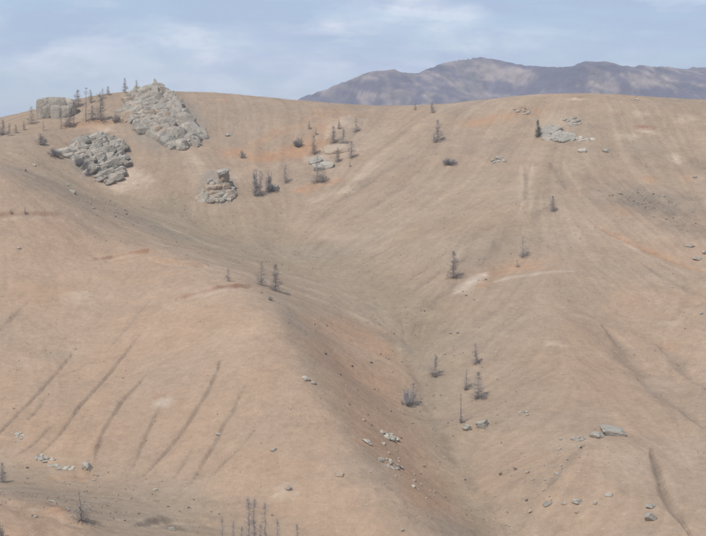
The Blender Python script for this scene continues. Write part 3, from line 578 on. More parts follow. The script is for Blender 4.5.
outcrop('grey_rock_pavement', 'low spread of grey-green rock beside the dark shrub under the right skyline', [(541,126),(552,128),(566,133),(574,134),(570,141),(556,141),(544,138)], 3.8, (5, 13), BLOCK, [M_BLUE, M_ROCK, M_BLUE], seed=11, hz=.3, lift=.1, holes=.15, cat='rock pavement')
outcrop('broken_rock_knot', 'broken knot of grey rocks just above the grey-green pavement', [(565,119),(576,118),(581,124),(572,127),(565,124)], 3.4, (3, 6.5), MED, [M_BLUE, M_ROCK], seed=12, hz=.6, lift=.1, cat='rocks')
outcrop('pale_ledge', 'pale low ledge at the right end of the grey-green pavement', [(576,136),(592,137),(594,141),(578,142)], 4.0, (4, 8), MED, [M_LIGHT], seed=13, hz=.3, lift=.1, cat='rock ledge')
outcrop('blue_grey_rocks', 'small blue-grey rocks alone on the open slope below the skyline shrub', [(491,160),(500,157),(507,159),(508,163),(493,164)], 3.6, (4, 7), MED, [M_BLUE, M_BLUE, M_LIGHT], seed=14, hz=.6, lift=.25, cat='rocks')
outcrop('ridge_top_rocks', 'dark brown broken rocks in an ochre hollow close under the right skyline', [(512,110),(520,108),(530,109),(529,114),(520,116),(512,113)], 3.6, (3, 6), MED, [M_ROCK, M_WARM], seed=15, hz=.6, lift=.1, holes=.2, cat='rocks')
outcrop('foot_rocks_left', 'speckled grey rocks in a heap at the foot of the left rills', [(34,455),(46,455),(56,458),(54,463),(44,463),(36,460)], 4.0, (4, 7.5), MED, [M_ROCK, M_LIGHT, M_BLUE], seed=16, hz=.6, lift=.25, cat='rock heap').name = 'rock_heap'
outcrop('rock_bar', 'long low bar of pale rocks below the speckled heap', [(42,464),(56,465),(75,467),(76,470),(60,470),(44,467)], 4.2, (4, 7), MED, [M_LIGHT, M_LIGHT, M_ROCK], seed=17, hz=.5, lift=.15, cat='rock bar')
outcrop('rock_heap', 'loose grey rocks between the rills at the left edge', [(11,431),(22,432),(25,438),(18,442),(12,438)], 4.0, (3, 6.5), MED, [M_ROCK, M_LIGHT], seed=18, hz=.5, lift=.1, holes=.15, cat='rock heap')
outcrop('rock_heap', 'grey and white boulders heaped beside the gully below the blue-grey bush', [(381,432),(392,433),(397,437),(396,442),(387,439)], 4.4, (5, 8.5), MED, [M_LIGHT, M_BLUE, M_LIGHT], seed=19, hz=.65, lift=.3, cat='rock heap')
outcrop('rock_heap', 'row of pale rocks on the ochre bank, lower than the white boulder heap', [(376,459),(386,458),(398,464),(404,470),(396,470),(386,466)], 4.6, (5, 8), MED, [M_LIGHT, M_ROCK, M_WARM], seed=20, hz=.6, lift=.2, holes=.15, cat='rock heap')
outcrop('stone_cluster', 'small grey stones in a knot above the shallow right basin', [(518,411),(528,411),(527,417),(520,417)], 3.6, (3, 5), MED, [M_BLUE, M_ROCK], seed=21, hz=.6, lift=.2, cat='stones')
outcrop('shelf_rocks', 'low broken rocks trailing left from the big flat slab', [(560,439),(574,435),(586,437),(580,442),(566,443)], 4.4, (4, 8), MED, [M_BLUE, M_ROCK], seed=22, hz=.35, lift=.1, holes=.15, cat='rocks')

def boulder(px, py, wpx, hpx, mat, label, mesh=0, rz=0.0, depth=1.0, tilt=0.0, name='boulder', cat='boulder', sink=.3, group=None, lst=None):
    x, y, z = place(px, py); s = ppm(y); o = bpy.data.objects.new(name, with_mat((lst or BIG)[mesh % len(lst or BIG)], mat)); col.objects.link(o)
    w_ = wpx / s / 2; h_ = hpx / s / 2
    yb = y + w_ * depth * .4; q = slope_q(x, yb); o.rotation_mode = 'QUATERNION'; o.scale = (w_, w_ * depth, h_); o.rotation_quaternion = q @ Euler((0, -R(tilt), rz)).to_quaternion(); o.location = Vector((x, yb, ground_z(x, yb))) + q @ Vector((0, 0, h_ * (1 - 2 * sink))); tag(o, label, cat, group); return o
G = M_ROCK; L = M_LIGHT; B = M_BLUE; W_ = M_WARM
boulder(614,434,26,7,B,'largest flat grey-green slab lying alone on the lower right slope',2,0.1,.75,-6,'flat_slab','slab',.3,lst=BLOCK)
boulder(597,437,17,6,B,'mid-sized grey slab just left of the largest flat slab',2,0.4,.8,0,'flat_slab','slab')
boulder(482,427,15,9,B,'blocky grey-blue boulder right of the tallest slope sapling foot',3,0.2,.8)
boulder(467,430,8,7,B,'smaller dark-footed boulder just left of the blocky grey-blue one',4,0.8,.9)
boulder(650,520,16,11,B,'square grey boulder near the lower right corner',5,0.0,.8)
boulder(650,508,14,5,B,'thin dark ledge just above the square lower right boulder',6,0.3,.7,0,'rock_ledge','ledge')
boulder(367,443,12,5,L,'single pale flat rock left of the white boulder heap',1,0.2,.8)
boulder(305,380,11,6,L,'pale rock with a dark hollow on the spur edge',7,0.1,.8)
boulder(313,384,7,5,G,'small grey rock just right of the pale spur-edge rock',8,0.1,.8)
boulder(86,469,12,9,L,'pale rounded boulder at the bottom end of a rill',2,0.5,.9)
boulder(171,530,10,5,L,'white rock in the dark hollow at the bottom edge',3,0.9,.8)
boulder(289,490,6,5,G,'dark rock above the pale mound near the bare bottom saplings',4,0.9,.8)
boulder(501,475,5,7,W_,'upright dark stone in the shallow basin right of the gully',5,0.9,.8,0,'stone','stone')
boulder(516,470,5,7,G,'second upright stone, right of the upright dark one',6,0.9,.8,0,'stone','stone')
boulder(527,473,6,4,G,'low dark stone ending the row of upright stones',7,0.2,.8,0,'stone','stone')
boulder(547,505,12,3.5,G,'flat grey ledge left of the lower middle ledge row',8,0.2,.8,0,'rock_ledge','ledge')
boulder(564,504,6,3,G,'tiny ledge in the middle of the lower ledge row',1,0.2,.8,0,'rock_ledge','ledge')
boulder(577,503,12,3.5,G,'flat grey ledge ending the lower ledge row on the right',2,0.2,.8,0,'rock_ledge','ledge')
boulder(595,504,6,2.6,G,'small stone standing apart right of the lower ledge row',3,0.2,.8,0,'stone','stone')
boulder(609,496,9,2.4,G,'thin dark sliver of rock alone above the lower ledge row',4,0.1,.7,0,'rock_ledge','ledge')
boulder(577,513,6,3.5,W_,'small brown stone below the lower ledge row',6,0.1,.7,0,'stone','stone')
boulder(531,512,7,4,W_,'brown stone at the lower left of the ledge row',5,0.3,.8,0,'stone','stone')
boulder(704,254,6,5,L,'white boulder with black shadow at the right edge',5,0.3,.8)
boulder(697,260,14,4,G,'grey ledge below the white right-edge boulder',6,0.3,.7,0,'rock_ledge','ledge')
boulder(689,247,12,4,G,'grey ledge above the white right-edge boulder',7,0.3,.7,0,'rock_ledge','ledge')
boulder(701,314,5,3,L,'tiny bright white stone near the right edge, mid slope',8,0.3,.7,0,'stone','stone')
boulder(620,194,6,3.6,W_,'dark brown rock at the left tip of the rubble band',1,0.3,.7)
boulder(611,196,6,2.6,W_,'small dark rock just left of the rubble band tip',3,0.3,.7,0,'stone','stone')
boulder(695,178,5,3,G,'dark rock at the upper right, above the rubble band',2,0.3,.7,0,'stone','stone')
boulder(606,152,9,4,L,'pale flat rock right below the pale ledge',2,0.3,.7)
boulder(583,152,9,4,L,'pale flat rock alone below the grey-green pavement',4,0.3,.7)
boulder(19,249,5,2.6,B,'lone dark stone on the smooth upper left slope',2,0.3,.7,0,'stone','stone')
boulder(72,193,8,4,G,'grey stone in the tussocky head of the draw',4,0.3,.7,0,'stone','stone')
boulder(68,186,6,3,L,'pale stone at the upper left of the grey draw-head stone',5,0.3,.7,0,'stone','stone')
boulder(24,171,5,3,G,'dark stone on the grass below the far left trees',3,0.3,.7,0,'stone','stone')
boulder(34,166,4,2.6,G,'smaller stone right of the dark one below the far left trees',4,0.3,.7,0,'stone','stone')
boulder(229,201,6,4,G,'dark rock at the right foot of the capstone outcrop',4,0.3,.9)
boulder(316,163,14,6,L,'grey-white rock left of the two white blocks on the slope',1,0.2,.8,10, lst=BLOCK)
boulder(319,170,12,7,L,'white block, left of the brightest two, on the wooded slope',2,0.1,.8, lst=BLOCK)
boulder(324,168,19,6,L,'brightest long white block on the wooded slope',6,0.1,.7, lst=BLOCK)
boulder(336,152,24,6,W_,'broad buff ledge above the brightest white block',7,0.1,.7,4,'rock_ledge','ledge', lst=BLOCK)
boulder(275,190,10,7,L,'grey-white rock right of the thicket',3,0.6,.8)
boulder(226,171,9,4,G,'flat grey stone above the capstone outcrop',6,0.6,.8,0,'stone','stone').location.z -= 0
boulder(228,136,9,3,G,'flat grey stone on the open slope right of the crag',5,0.6,.8,0,'stone','stone')
boulder(52,502,9,3,L,'small pale slab left of the lone foreground tree',5,0.1,.8,0,'flat_slab','slab')
boulder(67,510,9,4,L,'small pale slab at the foot of the lone foreground tree',6,0.4,.8,0,'flat_slab','slab')
boulder(35,517,6,2.4,L,'thin pale slab on the smooth corner knoll',7,0.4,.8,0,'flat_slab','slab')
boulder(218,435,6,3.5,L,'whitish stone beside the right-hand rill',5,0.1,.8,0,'stone','stone')
boulder(14,409,3.4,2.6,W_,'tiny brown stone near the upper left rill',5,0.1,.8,0,'stone','stone')
boulder(97,476,4,2.6,G,'tiny grey stone below the rounded rill-end boulder',6,0.1,.8,0,'stone','stone')
boulder(273,451,7,3,G,'flat brownish stone on the lower spur face',3,0.1,.8,0,'stone','stone')
boulder(340,476,9,3.4,W_,'flat rusty stone low on the spur nose',4,0.1,.8,0,'stone','stone')
boulder(403,531,6,4,G,'dark stone at the bottom edge below the spur nose',5,0.1,.8,0,'stone','stone')
boulder(424,467,5,3.6,G,'dark boulder in the gully floor below the pale rock row',5,0.1,.8,0,'stone','stone')
boulder(390,411,4,3.4,G,'dark stone left of the blue-grey bush',6,0.1,.8,0,'stone','stone')
boulder(261,293,4,3,G,'dark stone under the right-hand terrace tree',6,0.1,.8,0,'stone','stone')
boulder(637,100,7,2.2,L,'pale flat rock perched on the right skyline',6,0.1,.8,0,'stone','stone')

# scattered stones nobody could tell apart, each still its own object
def scatter(poly, n, size, group, label, mats, seed):
    r = random.Random(seed); xs = [p[0] for p in poly]; ys = [p[1] for p in poly]; pts = []
    while len(pts) < n:
        a, b_ = r.uniform(min(xs), max(xs)), r.uniform(min(ys), max(ys))
        if inpoly(a, b_, poly): pts.append((a, b_))
    P = np.array(pts); ux, uy, _ = unproject(P[:, 0], P[:, 1], Hf); uz = Hf(ux, uy)
    for k in range(n):
        o = bpy.data.objects.new('stone', with_mat(r.choice(SMALL), r.choice(mats))); col.objects.link(o)
        w_ = r.uniform(*size) * (0.6 + 0.8 * r.random() ** 2) / ppm(uy[k]) / 2; o.scale = (w_ * 1.2, w_, w_ * .75); o.rotation_euler = (0, 0, r.uniform(0, 6.28)); o.location = (ux[k], uy[k], uz[k] + w_ * .08)
        tag(o, label, 'stone', group)
M_DK = rock_material('dark_lichened_stone', (0.12, 0.105, 0.09), (0.20, 0.175, 0.15), 0.4)
scatter([(310,320),(400,345),(440,430),(490,520),(440,515),(350,410)], 40, (1.8, 3.2), 'stones strewn over the ochre bank', 'small dark stone strewn over the ochre bank beside the gully', [M_DK, M_DK, G, W_], 1)
scatter([(425,400),(470,425),(545,455),(590,450),(530,535),(480,530)], 28, (1.8, 3.2), 'stones in the shallow basin', 'small stone lying in the shallow basin right of the gully', [M_DK, G, B, W_], 2)
scatter([(618,188),(650,186),(700,215),(704,240),(660,222),(625,202)], 42, (1.5, 2.6), 'stones of the rubble band', 'small dark stone in the rubble band at the upper right', [M_DK, G], 3)
scatter([(75,192),(110,200),(140,215),(130,222),(90,208)], 26, (1.8, 2.8), 'stones in the head of the draw', 'small stone lying in the head of the draw at upper left', [M_DK, G], 4)
scatter([(380,440),(412,460),(450,500),(420,500),(372,455)], 24, (2.5, 4.4), 'pale stones around the rock row', 'pale stone lying round the rock row on the ochre bank', [L, G], 5)
scatter([(5,455),(90,470),(190,490),(240,520),(120,505),(20,480)], 22, (2.0, 3.6), 'stones along the foot draw', 'small stone lying along the foot of the rilled slope', [G, L, M_DK], 6)
scatter([(440,280),(420,320),(450,380),(480,300),(500,240)], 20, (1.8, 3.0), 'stones on the flank above the gully', 'small dark stone on the flank right of the gully head', [M_DK, G], 7)
scatter([(560,445),(585,445),(560,480),(542,495),(540,485)], 20, (2.4, 4.0), 'stones of the trailing streak', 'small grey stone in the streak trailing from the slabs', [G, B], 8)

def merged(name, places, meshes, mat, kind='stuff'):
    Vs, Fs, off = [], [], 0
    for (x, y, z, s, hz, rz) in places:
        V, Fc = meshes[int(rz * 1000) % len(meshes)]; c, sn = math.cos(rz), math.sin(rz)
        P = np.stack([(V[:, 0] * c - V[:, 1] * sn) * s + x, (V[:, 0] * sn + V[:, 1] * c) * s + y, V[:, 2] * s * hz + z], 1)
        Vs.append(P); Fs.append(Fc + off); off += len(V)
    me = make_mesh(name, np.concatenate(Vs), np.concatenate(Fs), False); return link(name, me, mat, kind=kind)
def np_mesh(me):
    V = np.zeros(len(me.vertices) * 3); me.vertices.foreach_get('co', V)
    Fc = np.array([list(p.vertices) for p in me.polygons]); return V.reshape(-1, 3), Fc
low = []
for i in range(5):
    bm = bmesh.new(); bmesh.ops.create_icosphere(bm, subdivisions=1, radius=1); rr = random.Random(i)
    for v in bm.verts: v.co *= rr.uniform(.7, 1.1)
    me = bpy.data.meshes.new('grit'); bm.to_mesh(me); bm.free(); low.append(np_mesh(me)); bpy.data.meshes.remove(me)
def rand_places(n, densf, size, zoff, hz, seed):
    g = np.random.default_rng(seed); y = 345 + (920 - 345) * g.random(n * 4); x = (g.random(n * 4) * 2 - 1) * (0.245 * y + 20)
    d = densf(x, y); k = g.random(n * 4) < d; x, y = x[k][:n], y[k][:n]; z = Hf(x, y)
    s = size[0] + (size[1] - size[0]) * g.random(len(x)) ** 2.5
    return [(x[i], y[i], z[i] + zoff * s[i], s[i], hz, g.random() * 6.28) for i in range(len(x))]
oliv = np.clip((0.34 - CO[..., 0]) / 0.12, 0, 1); ochm = np.clip((CO[..., 0] / CO[..., 2] - 2.15) / 0.6, 0, 1) * (1 - pinkspur)
rub = patch(660,208,34,13,rot=-25,soft=.6,nz=.5,seed=3) + patch(690,232,24,8,rot=-20,soft=.6,nz=.5,seed=4)
dn = lambda x, y: 0.004 + 1.0 * bilin(rub, FX0, FY0, FS, x, y) + 0.5 * bilin(oliv, FX0, FY0, FS, x, y) * (fbm(x, y, 20, 3, 0.6, 600) > -0.1) + 0.35 * bilin(ochm, FX0, FY0, FS, x, y) * (fbm(x, y, 25, 3, .6, 610) > 0)
merged('gravel', rand_places(3000, dn, (0.10, 0.42), 0.1, 0.6, 1), low, M_DK)

# withered grass and dwarf shrub tufts: fans of narrow blades
def tuft_mesh(seed, n=9):
    r = random.Random(seed); V, Fc = [], []
    for k in range(n):
        a = r.uniform(0, 6.28); l = r.uniform(.5, 1.0); t_ = r.uniform(.2, .9); w_ = .16
        b0 = len(V); ca, sa = math.cos(a), math.sin(a)
        V += [(-sa * w_, ca * w_, 0), (sa * w_, -ca * w_, 0), (ca * t_, sa * t_, l)]; Fc.append((b0, b0 + 1, b0 + 2))
    return np.array(V), np.array(Fc)
M_TUFT, t, b = new_mat('withered_grass'); b.inputs['Base Color'].default_value = (0.27, 0.21, 0.145, 1)
merged('dry_grass', rand_places(8000, lambda x, y: 0.10 * (fbm(x, y, 30, 3, .6, 640) > .15) + 0.9 * bilin(oliv, FX0, FY0, FS, x, y) * (fbm(x, y, 14, 3, .6, 620) > -.05), (0.18, 0.55), 0.0, 1.0, 2), [tuft_mesh(i) for i in range(6)], M_TUFT)

# ------------------------------------------------------------------ trees
def bark(name, c1, c2):
    m, t, b = new_mat(name); pos = t.node('ShaderNodeTexCoord').outputs['Object']; r_ = t.node('ShaderNodeObjectInfo').outputs['Random']
    c = t.mix(t.noise(pos, 3.0, 3, .6), c1, c2); g = t.math('ADD', t.math('MULTIPLY', r_, .4), .8)
    t.l.new(t.mix(1.0, c, t.node('ShaderNodeCombineColor', {0: g, 1: g, 2: g}).outputs[0], 'MULTIPLY'), b.inputs['Base Color']); return m
M_BARK = bark('grey_bark', (0.18, 0.155, 0.135), (0.28, 0.245, 0.22)); M_TWIG = bark('bare_twigs', (0.33, 0.285, 0.245), (0.44, 0.39, 0.34)); M_GREYTWIG = bark('silver_twigs', (0.21, 0.195, 0.19), (0.30, 0.28, 0.27))
M_BLUETWIG = bark('blue_grey_twigs', (0.32, 0.295, 0.29), (0.42, 0.39, 0.385)); M_NEEDLE = bark('dark_evergreen', (0.14, 0.135, 0.105), (0.23, 0.215, 0.17)); M_BIRCH = bark('pale_birch_bark', (0.5, 0.47, 0.43), (0.6, 0.57, 0.52))
def tube(S, _, p0, p1, r0, r1, n=3): S.append((*p0, *p1, r0, r1, n))
def tubes_mesh(name, S):
    S = np.array(S, float); Vs, Qs, off = [], [], 0
    for n in sorted(set(S[:, 8].astype(int))):
        T = S[S[:, 8].astype(int) == n]; p0, p1 = T[:, :3], T[:, 3:6]; d = p1 - p0; d /= np.linalg.norm(d, axis=1)[:, None] + 1e-9
        ref = np.where(np.abs(d[:, 2:3]) < .9, (0, 0, 1.0), (1.0, 0, 0)); a = np.cross(d, ref); a /= np.linalg.norm(a, axis=1)[:, None]; bb = np.cross(d, a)
        an = 2 * math.pi * np.arange(n) / n; ring = a[:, None] * np.cos(an)[None, :, None] + bb[:, None] * np.sin(an)[None, :, None]
        V = np.concatenate([p0[:, None] + ring * T[:, 6][:, None, None], p1[:, None] + ring * T[:, 7][:, None, None]], 1).reshape(-1, 3)
        k = np.arange(n); q = np.stack([k, (k + 1) % n, n + (k + 1) % n, n + k], 1)
        Q = (q[None] + (np.arange(len(T)) * 2 * n)[:, None, None]).reshape(-1, 4) + off; Vs.append(V); Qs.append(Q); off += len(V)
    return make_mesh(name, np.concatenate(Vs), np.concatenate(Qs), False)
def tree_meshes(kind, seed):
    """height 1 unit; returns trunk mesh, branch mesh"""
    r = random.Random(seed * 17 + 3); TV, TF, BV, BF = [], [], [], []
    def stem(base, top, r0, nseg=6, wob=.012):
        pts = [np.array(base, float)]
        for k in range(1, nseg + 1):
            f = k / nseg; p = np.array(base) * (1 - f) + np.array(top) * f + np.array((r.uniform(-wob, wob), r.uniform(-wob, wob), 0)) * (1 if k < nseg else 0); pts.append(p)
        for k in range(nseg): tube(TV, TF, pts[k], pts[k + 1], r0 * (1 - k / nseg) + .0018, r0 * (1 - (k + 1) / nseg) + .0018, 5)
        return pts
    def at(pts, f):
        f = min(max(f, 0), .999) * (len(pts) - 1); k = int(f); return pts[k] + (pts[k + 1] - pts[k]) * (f - k)
    def branch(p, a, L_, up, rad, twigs, tw):
        q = p + np.array((math.cos(a) * L_ * math.cos(up), math.sin(a) * L_ * math.cos(up), L_ * math.sin(up))); mid = (p + q) / 2 + np.array((0, 0, -.06 * L_))
        tube(BV, BF, p, mid, rad, rad * .7); tube(BV, BF, mid, q, rad * .7, rad * .3)
        for _ in range(twigs):
            f = r.uniform(.25, 1); s = (p + (mid - p) * (f * 2)) if f < .5 else (mid + (q - mid) * (f * 2 - 1))
            e = s + np.array((r.gauss(0, 1), r.gauss(0, 1), r.gauss(.25, .8))) * tw * r.uniform(.5, 1.2); tube(BV, BF, s, e, rad * .55, rad * .3)
    if kind in ('larch', 'slim', 'pole', 'ever'):
        n, lo, wd, tw, twg = {'larch': (92, .05, .34, .10, 9), 'slim': (74, .08, .26, .09, 9), 'pole': (44, .12, .16, .055, 7), 'ever': (170, .03, .27, .08, 16)}[kind]
        pts = stem((0, 0, -.04), (r.uniform(-.02, .02), r.uniform(-.02, .02), 1), {'larch': .011, 'slim': .009, 'pole': .011, 'ever': .016}[kind])
        skew = r.uniform(0, 6.28)
        for k in range(n):
            f = lo + (1 - lo) * r.random() ** 1.15; a = r.uniform(0, 6.28)
            if seed % 2 and math.sin(a * 1.5 + f * 9 + seed) > .55: continue
            wl = wd * (1 - f) ** .75 * r.uniform(.45, 1.1) * (1 + .3 * math.cos(a - skew)) + .012
            branch(at(pts, f), a, wl, r.uniform(-.15, .5), .0045 if kind != 'pole' else .004, twg, tw * (0.5 + (1 - f) * .7))
    elif kind == 'clump':
        for s in range(7):
            a = r.uniform(0, 6.28); d = r.uniform(.05, .25); hh = r.uniform(.6, 1.0)
            pts = stem((math.cos(a) * d * .5, math.sin(a) * d * .5, -.03), (math.cos(a) * d, math.sin(a) * d, hh), .007)
            for k in range(26): f = r.uniform(.1, 1); branch(at(pts, f), r.uniform(0, 6.28), .16 * (1.1 - f) * r.uniform(.5, 1.2) + .02, r.uniform(.1, .9), .0042, 9, .055)
    elif kind == 'bush':
        for s in range(26):
            a = r.uniform(0, 6.28); d = r.random() ** .6 * .62; hh = (1 - (d / .75) ** 2) * r.uniform(.65, 1.0)
            pts = stem((math.cos(a) * d * .3, math.sin(a) * d * .3, -.04), (math.cos(a) * d, math.sin(a) * d, hh), .010, 3, .02)
            for k in range(12): f = r.uniform(.2, 1); branch(at(pts, f), r.uniform(0, 6.28), .14 * r.uniform(.5, 1.2), r.uniform(-.1, 1.0), .007, 7, .075)
    elif kind == 'whip':
        pts = stem((0, 0, -.03), (r.uniform(-.03, .03), r.uniform(-.02, .02), 1), .0055, 8, .014)
        for k in range(90): f = .12 + .83 * r.random(); branch(at(pts, f), r.uniform(0, 6.28), .16 * (1.2 - f) * r.uniform(.3, 1.1), r.uniform(.0, .8), .0019, 7, .05)
    elif kind == 'lone':       # broad at the foot, bare leaning leader
        pts = stem((0, 0, -.03), (-.05, 0, 1), .026, 7, .02)
        for k in range(48): f = .03 + .9 * r.random() ** 2.1; branch(at(pts, f), r.uniform(0, 6.28), (.50 * (1 - f) ** 2 + .14) * r.uniform(.4, 1.1), r.uniform(-.1, .6), .008, 12, .08)
    return (tubes_mesh('trunk', TV), tubes_mesh('branches', BV))
LIB = {}
NVAR = {'larch': 4, 'slim': 4, 'pole': 3, 'ever': 1, 'clump': 2, 'bush': 3, 'whip': 4, 'lone': 1}
TM = {'larch': (M_BARK, M_TWIG), 'slim': (M_BARK, M_TWIG), 'pole': (M_BARK, M_TWIG), 'ever': (M_BARK, M_NEEDLE), 'clump': (M_BARK, M_BLUETWIG), 'bush': (M_BARK, M_TWIG), 'whip': (M_BARK, M_BLUETWIG), 'lone': (M_BARK, M_TWIG)}
for kd, nv in NVAR.items():
    for v in range(nv):
        a, b_ = tree_meshes(kd, v + 1); a.materials.append(TM[kd][0]); b_.materials.append(TM[kd][1]); LIB[kd, v] = (a, b_)
rt = random.Random(5); VAR = {}
def tree(px, py, hpx, kind, label, wide=1.0, name=None, cat='tree', group=None, twig=None, trunk=None):
    x, y, z = place(px, py); h = hpx / ppm(y) * (1.2 if group == SK else 1); v = VAR.get(kind, 0); VAR[kind] = v + 1; a, b_ = LIB[kind, v % NVAR[kind]]
    nm = name or ('bush' if kind == 'bush' else 'bare_tree'); root = link(nm, None); root.location = (x, y, z); root.rotation_euler = (0, 0, rt.uniform(0, 6.28) if kind != 'lone' else 0)
    wide *= 1.25 if kind in ('larch', 'slim', 'pole') else 1; root.scale = (h * wide, h * wide, h); root.empty_display_size = .2
    if twig: b_ = with_mat(b_, twig)
    if trunk: a = with_mat(a, trunk)
    link('trunk' if kind != 'bush' else 'stems', a, None, root); link('branches', b_, None, root); tag(root, label, cat, group)
SK = 'bare trees along the left skyline'; SL = 'bare trees on the wooded slope'; RG = 'thin trees on the lower right slope'; BT = 'tall thin saplings rising from the bottom edge'
for a in [
 (3,134,12,'larch','leftmost small bare tree of the far left skyline clump'),(9,136,11,'slim','second tree in the far left skyline clump, thinner'),(16,133,7,'larch','low tree between the far left clump and the lone skyline larch'),
 (24,130,7,'slim','small thin skyline tree just left of the larch beside the tor'),(32,124,14,'larch','conical bare larch on the skyline just left of the flat-topped tor'),
 (43,131,15,'pole','narrow tree in front of the left face of the flat-topped tor'),(61,129,17,'pole','dark pole tree, leftmost of three right in front of the tor'),(66,127,13,'slim','middle of the three trees in front of the tor, faint'),(70,127,16,'slim','tree at the right corner of the flat-topped tor'),(74,125,15,'pole','pole tree just right of the tor corner'),
 (78,107,14,'larch','dense bare larch on the skyline right of the tor'),(86,122,28,'pole','tallest thin pole tree standing over the ochre ledge'),(91,103,11,'slim','grey skyline tree just right of the tall pole'),(92,120,12,'slim','short tree at the ochre ledge right of the tall pole'),
 (101,121,23,'larch','broad bare larch over the pink bare patch'),(103,99,9,'slim','small skyline tree over the broad larch'),(108,95,7,'larch','small conical skyline tree left of the crag'),(125,93,12,'slim','skyline tree on the left shoulder of the crag'),(137,92,10,'slim','skyline tree close behind the crag'),(159,89,5,'slim','tiny tree on the very top of the crag')]:
    tree(*a, group=SK)
tree(125,114,15,'pole','pale stripped trunk leaning against the left side of the crag', trunk=M_BIRCH, wide=.6)
tree(41,145,13,'bush','rounded bare bush below the flat-topped tor', wide=.85, cat='bush')
tree(117,122,8,'bush','bare bush at the left foot of the crag', wide=1.2, cat='bush'); tree(78,166,13,'bush','faint grey bush against the left side of the slabby outcrop', wide=.8, cat='bush', twig=M_GREYTWIG)
tree(84,170,16,'slim','faint thin tree against the slabby outcrop', twig=M_GREYTWIG); tree(88,176,14,'slim','second faint tree against the slabby outcrop, lower and right', twig=M_GREYTWIG); tree(54,156,9,'bush','pale low scrub left of the slabby outcrop', wide=1.6, cat='bush', twig=M_GREYTWIG)
tree(3,135,5,'bush','dark low scrub at the far left skyline', wide=1.7, cat='bush')
for a in [
 (258,197,29,'clump','dense multi-stemmed thicket right of the capstone outcrop'),(268,192,20,'clump','fainter tall thicket right of the dense one'),(285,183,19,'slim','thin tree between the thicket and the white blocks'),
 (314,154,19,'slim','slender tree above the left white block'),(317,183,26,'larch','dense bare tree directly below the white blocks'),(323,182,18,'slim','thin tree right of the one below the white blocks'),
 (333,143,17,'larch','dark conical larch above the buff ledge'),(343,144,16,'larch','larch just right of the dark conical one'),(351,158,17,'larch','lone larch right of the buff ledge'),(338,162,14,'slim','tree at the right end of the white block'),
 (350,167,6,'slim','tiny sapling below the lone larch'),(309,129,8,'slim','small tree highest on the left of the wooded slope'),(316,135,8,'slim','small tree just below the highest left one'),(339,129,9,'slim','thin small tree above the dark conical larch'),
 (356,132,14,'larch','tree highest on the right of the wooded slope'),(438,141,21,'larch','bare tree on the slope under the middle skyline'),(434,143,10,'slim','small tree leaning beside the one under the middle skyline'),(432,113,11,'larch','small tree on the middle skyline'),(415,110,6,'slim','tiny tree on the skyline left of the middle one')]:
    tree(*a, group=SL)
tree(299,147,11,'bush','silvery shrub left of the wooded slope trees', wide=1.0, cat='bush', twig=M_GREYTWIG); tree(242,158,9,'bush','dark shrub on the ochre patch above the draw', wide=.8, cat='bush')
tree(273,191,8,'bush','low grey scrub right of the thicket', wide=1.4, cat='bush', twig=M_GREYTWIG)
tree(449,165,8,'bush','flat pale scrub patch on the open middle slope', wide=2.0, cat='bush', twig=M_GREYTWIG)
tree(538,137,17,'ever','dark dense shrub-like conifer beside the grey-green pavement', wide=.95, name='small_conifer')
for a in [(553,211,15,'larch','small tree alone under the paired pale rills'),(523,257,20,'larch','small tree above the ochre scar on the right hill'),(517,267,9,'slim','tiny sapling just below the tree on the ochre scar'),(453,278,27,'larch','bare tree with a straight leader left of the white scar'),
 (435,376,23,'larch','bare tree directly across the gully, left of the sapling group'),(476,364,21,'slim','topmost tree of the lower right sapling group'),(466,389,21,'slim','left middle tree of the lower right sapling group'),(478,399,28,'larch','dark-footed tree in the lower right sapling group'),(461,423,32,'pole','lowest and thinnest tree of the sapling group, dark at its foot')]:
    tree(*a, group=RG)
tree(407,405,19,'bush','blue-grey bush with dark foot in the gully', wide=.72, cat='bush', twig=M_BLUETWIG); tree(413,404,22,'slim','thin stem rising from the blue-grey gully bush', twig=M_BLUETWIG)
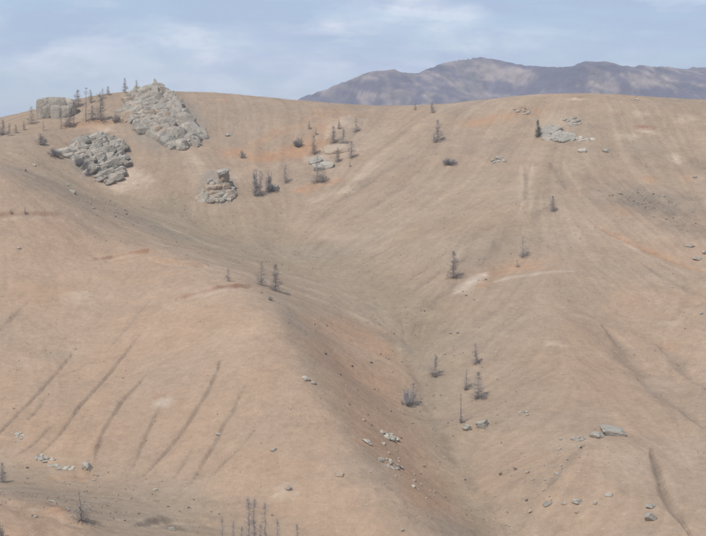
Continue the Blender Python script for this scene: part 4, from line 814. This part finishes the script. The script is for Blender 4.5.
tree(466,390,6,'bush','low dark scrub at the foot of the left middle sapling', wide=.8, cat='bush'); tree(461,423,7,'bush','dark scrub round the foot of the thinnest sapling', wide=.7, cat='bush'); tree(478,399,8,'bush','dark scrub round the foot of the dark-footed sapling', wide=.6, cat='bush'); tree(435,377,6,'bush','scrub round the foot of the tree across the gully', wide=.9, cat='bush')
tree(261,285,23,'larch','left-hand of the two bare larches on the terrace'); tree(276,291,27,'larch','right-hand, taller of the two bare larches on the terrace'); tree(228,281,14,'slim','small faint tree left of the two terrace larches'); tree(270,300,5,'bush','low scrub below the terrace larches', wide=1.2, cat='bush')
tree(11,214,6,'slim','tiny sapling on the turf edge at upper left'); tree(25,214,7,'slim','second tiny sapling on the turf edge, slightly right')
tree(81,521,33,'lone','lone dark tree with wide low branches and bare leader at lower left'); tree(0,538,19,'bush','dark bush cut by the lower left corner', wide=.5, cat='bush'); tree(2,482,20,'slim','thin grey tree cut by the left edge above the knoll', twig=M_GREYTWIG)
for px, top, lab in ((223,516,'leftmost short sapling of the bottom edge clump'),(234,519,'faint second sapling of the bottom edge clump'),(249,492,'tallest sapling left of centre in the bottom edge clump'),(255,494,'tall sapling just right of the tallest in the bottom clump'),(265,499,'fourth tall sapling in the bottom edge clump'),(278,516,'short crooked sapling at the right of the bottom clump'),(297,521,'faint rightmost sapling apart from the bottom clump'),(242,524,'lowest sapling peeping up in the bottom clump'),(260,522,'short sapling between the tall ones in the bottom clump')):
    tree(px, 556, 556 - top, 'whip', lab, group=BT)

# ------------------------------------------------------------------ haze
def haze_box():
    x0, x1, y0, y1, z0, z1 = -9300, 9300, -260, 11400, -190, 330
    V = [(x, y, z) for z in (z0, z1) for y in (y0, y1) for x in (x0, x1)]
    me = make_mesh('haze', V, [(0, 2, 3, 1), (4, 5, 7, 6), (0, 1, 5, 4), (2, 6, 7, 3), (0, 4, 6, 2), (1, 3, 7, 5)], False)
    m = bpy.data.materials.new('thin_air_haze'); m.use_nodes = True; t = NT(m.node_tree); t.n.clear()
    v = t.node('ShaderNodeVolumePrincipled', {'Color': (0.72, 0.83, 1.0, 1), 'Density': 0.000082, 'Anisotropy': 0.1}); t.l.new(v.outputs[0], t.node('ShaderNodeOutputMaterial').inputs['Volume'])
    link('haze', me, m, kind='stuff')
haze_box()
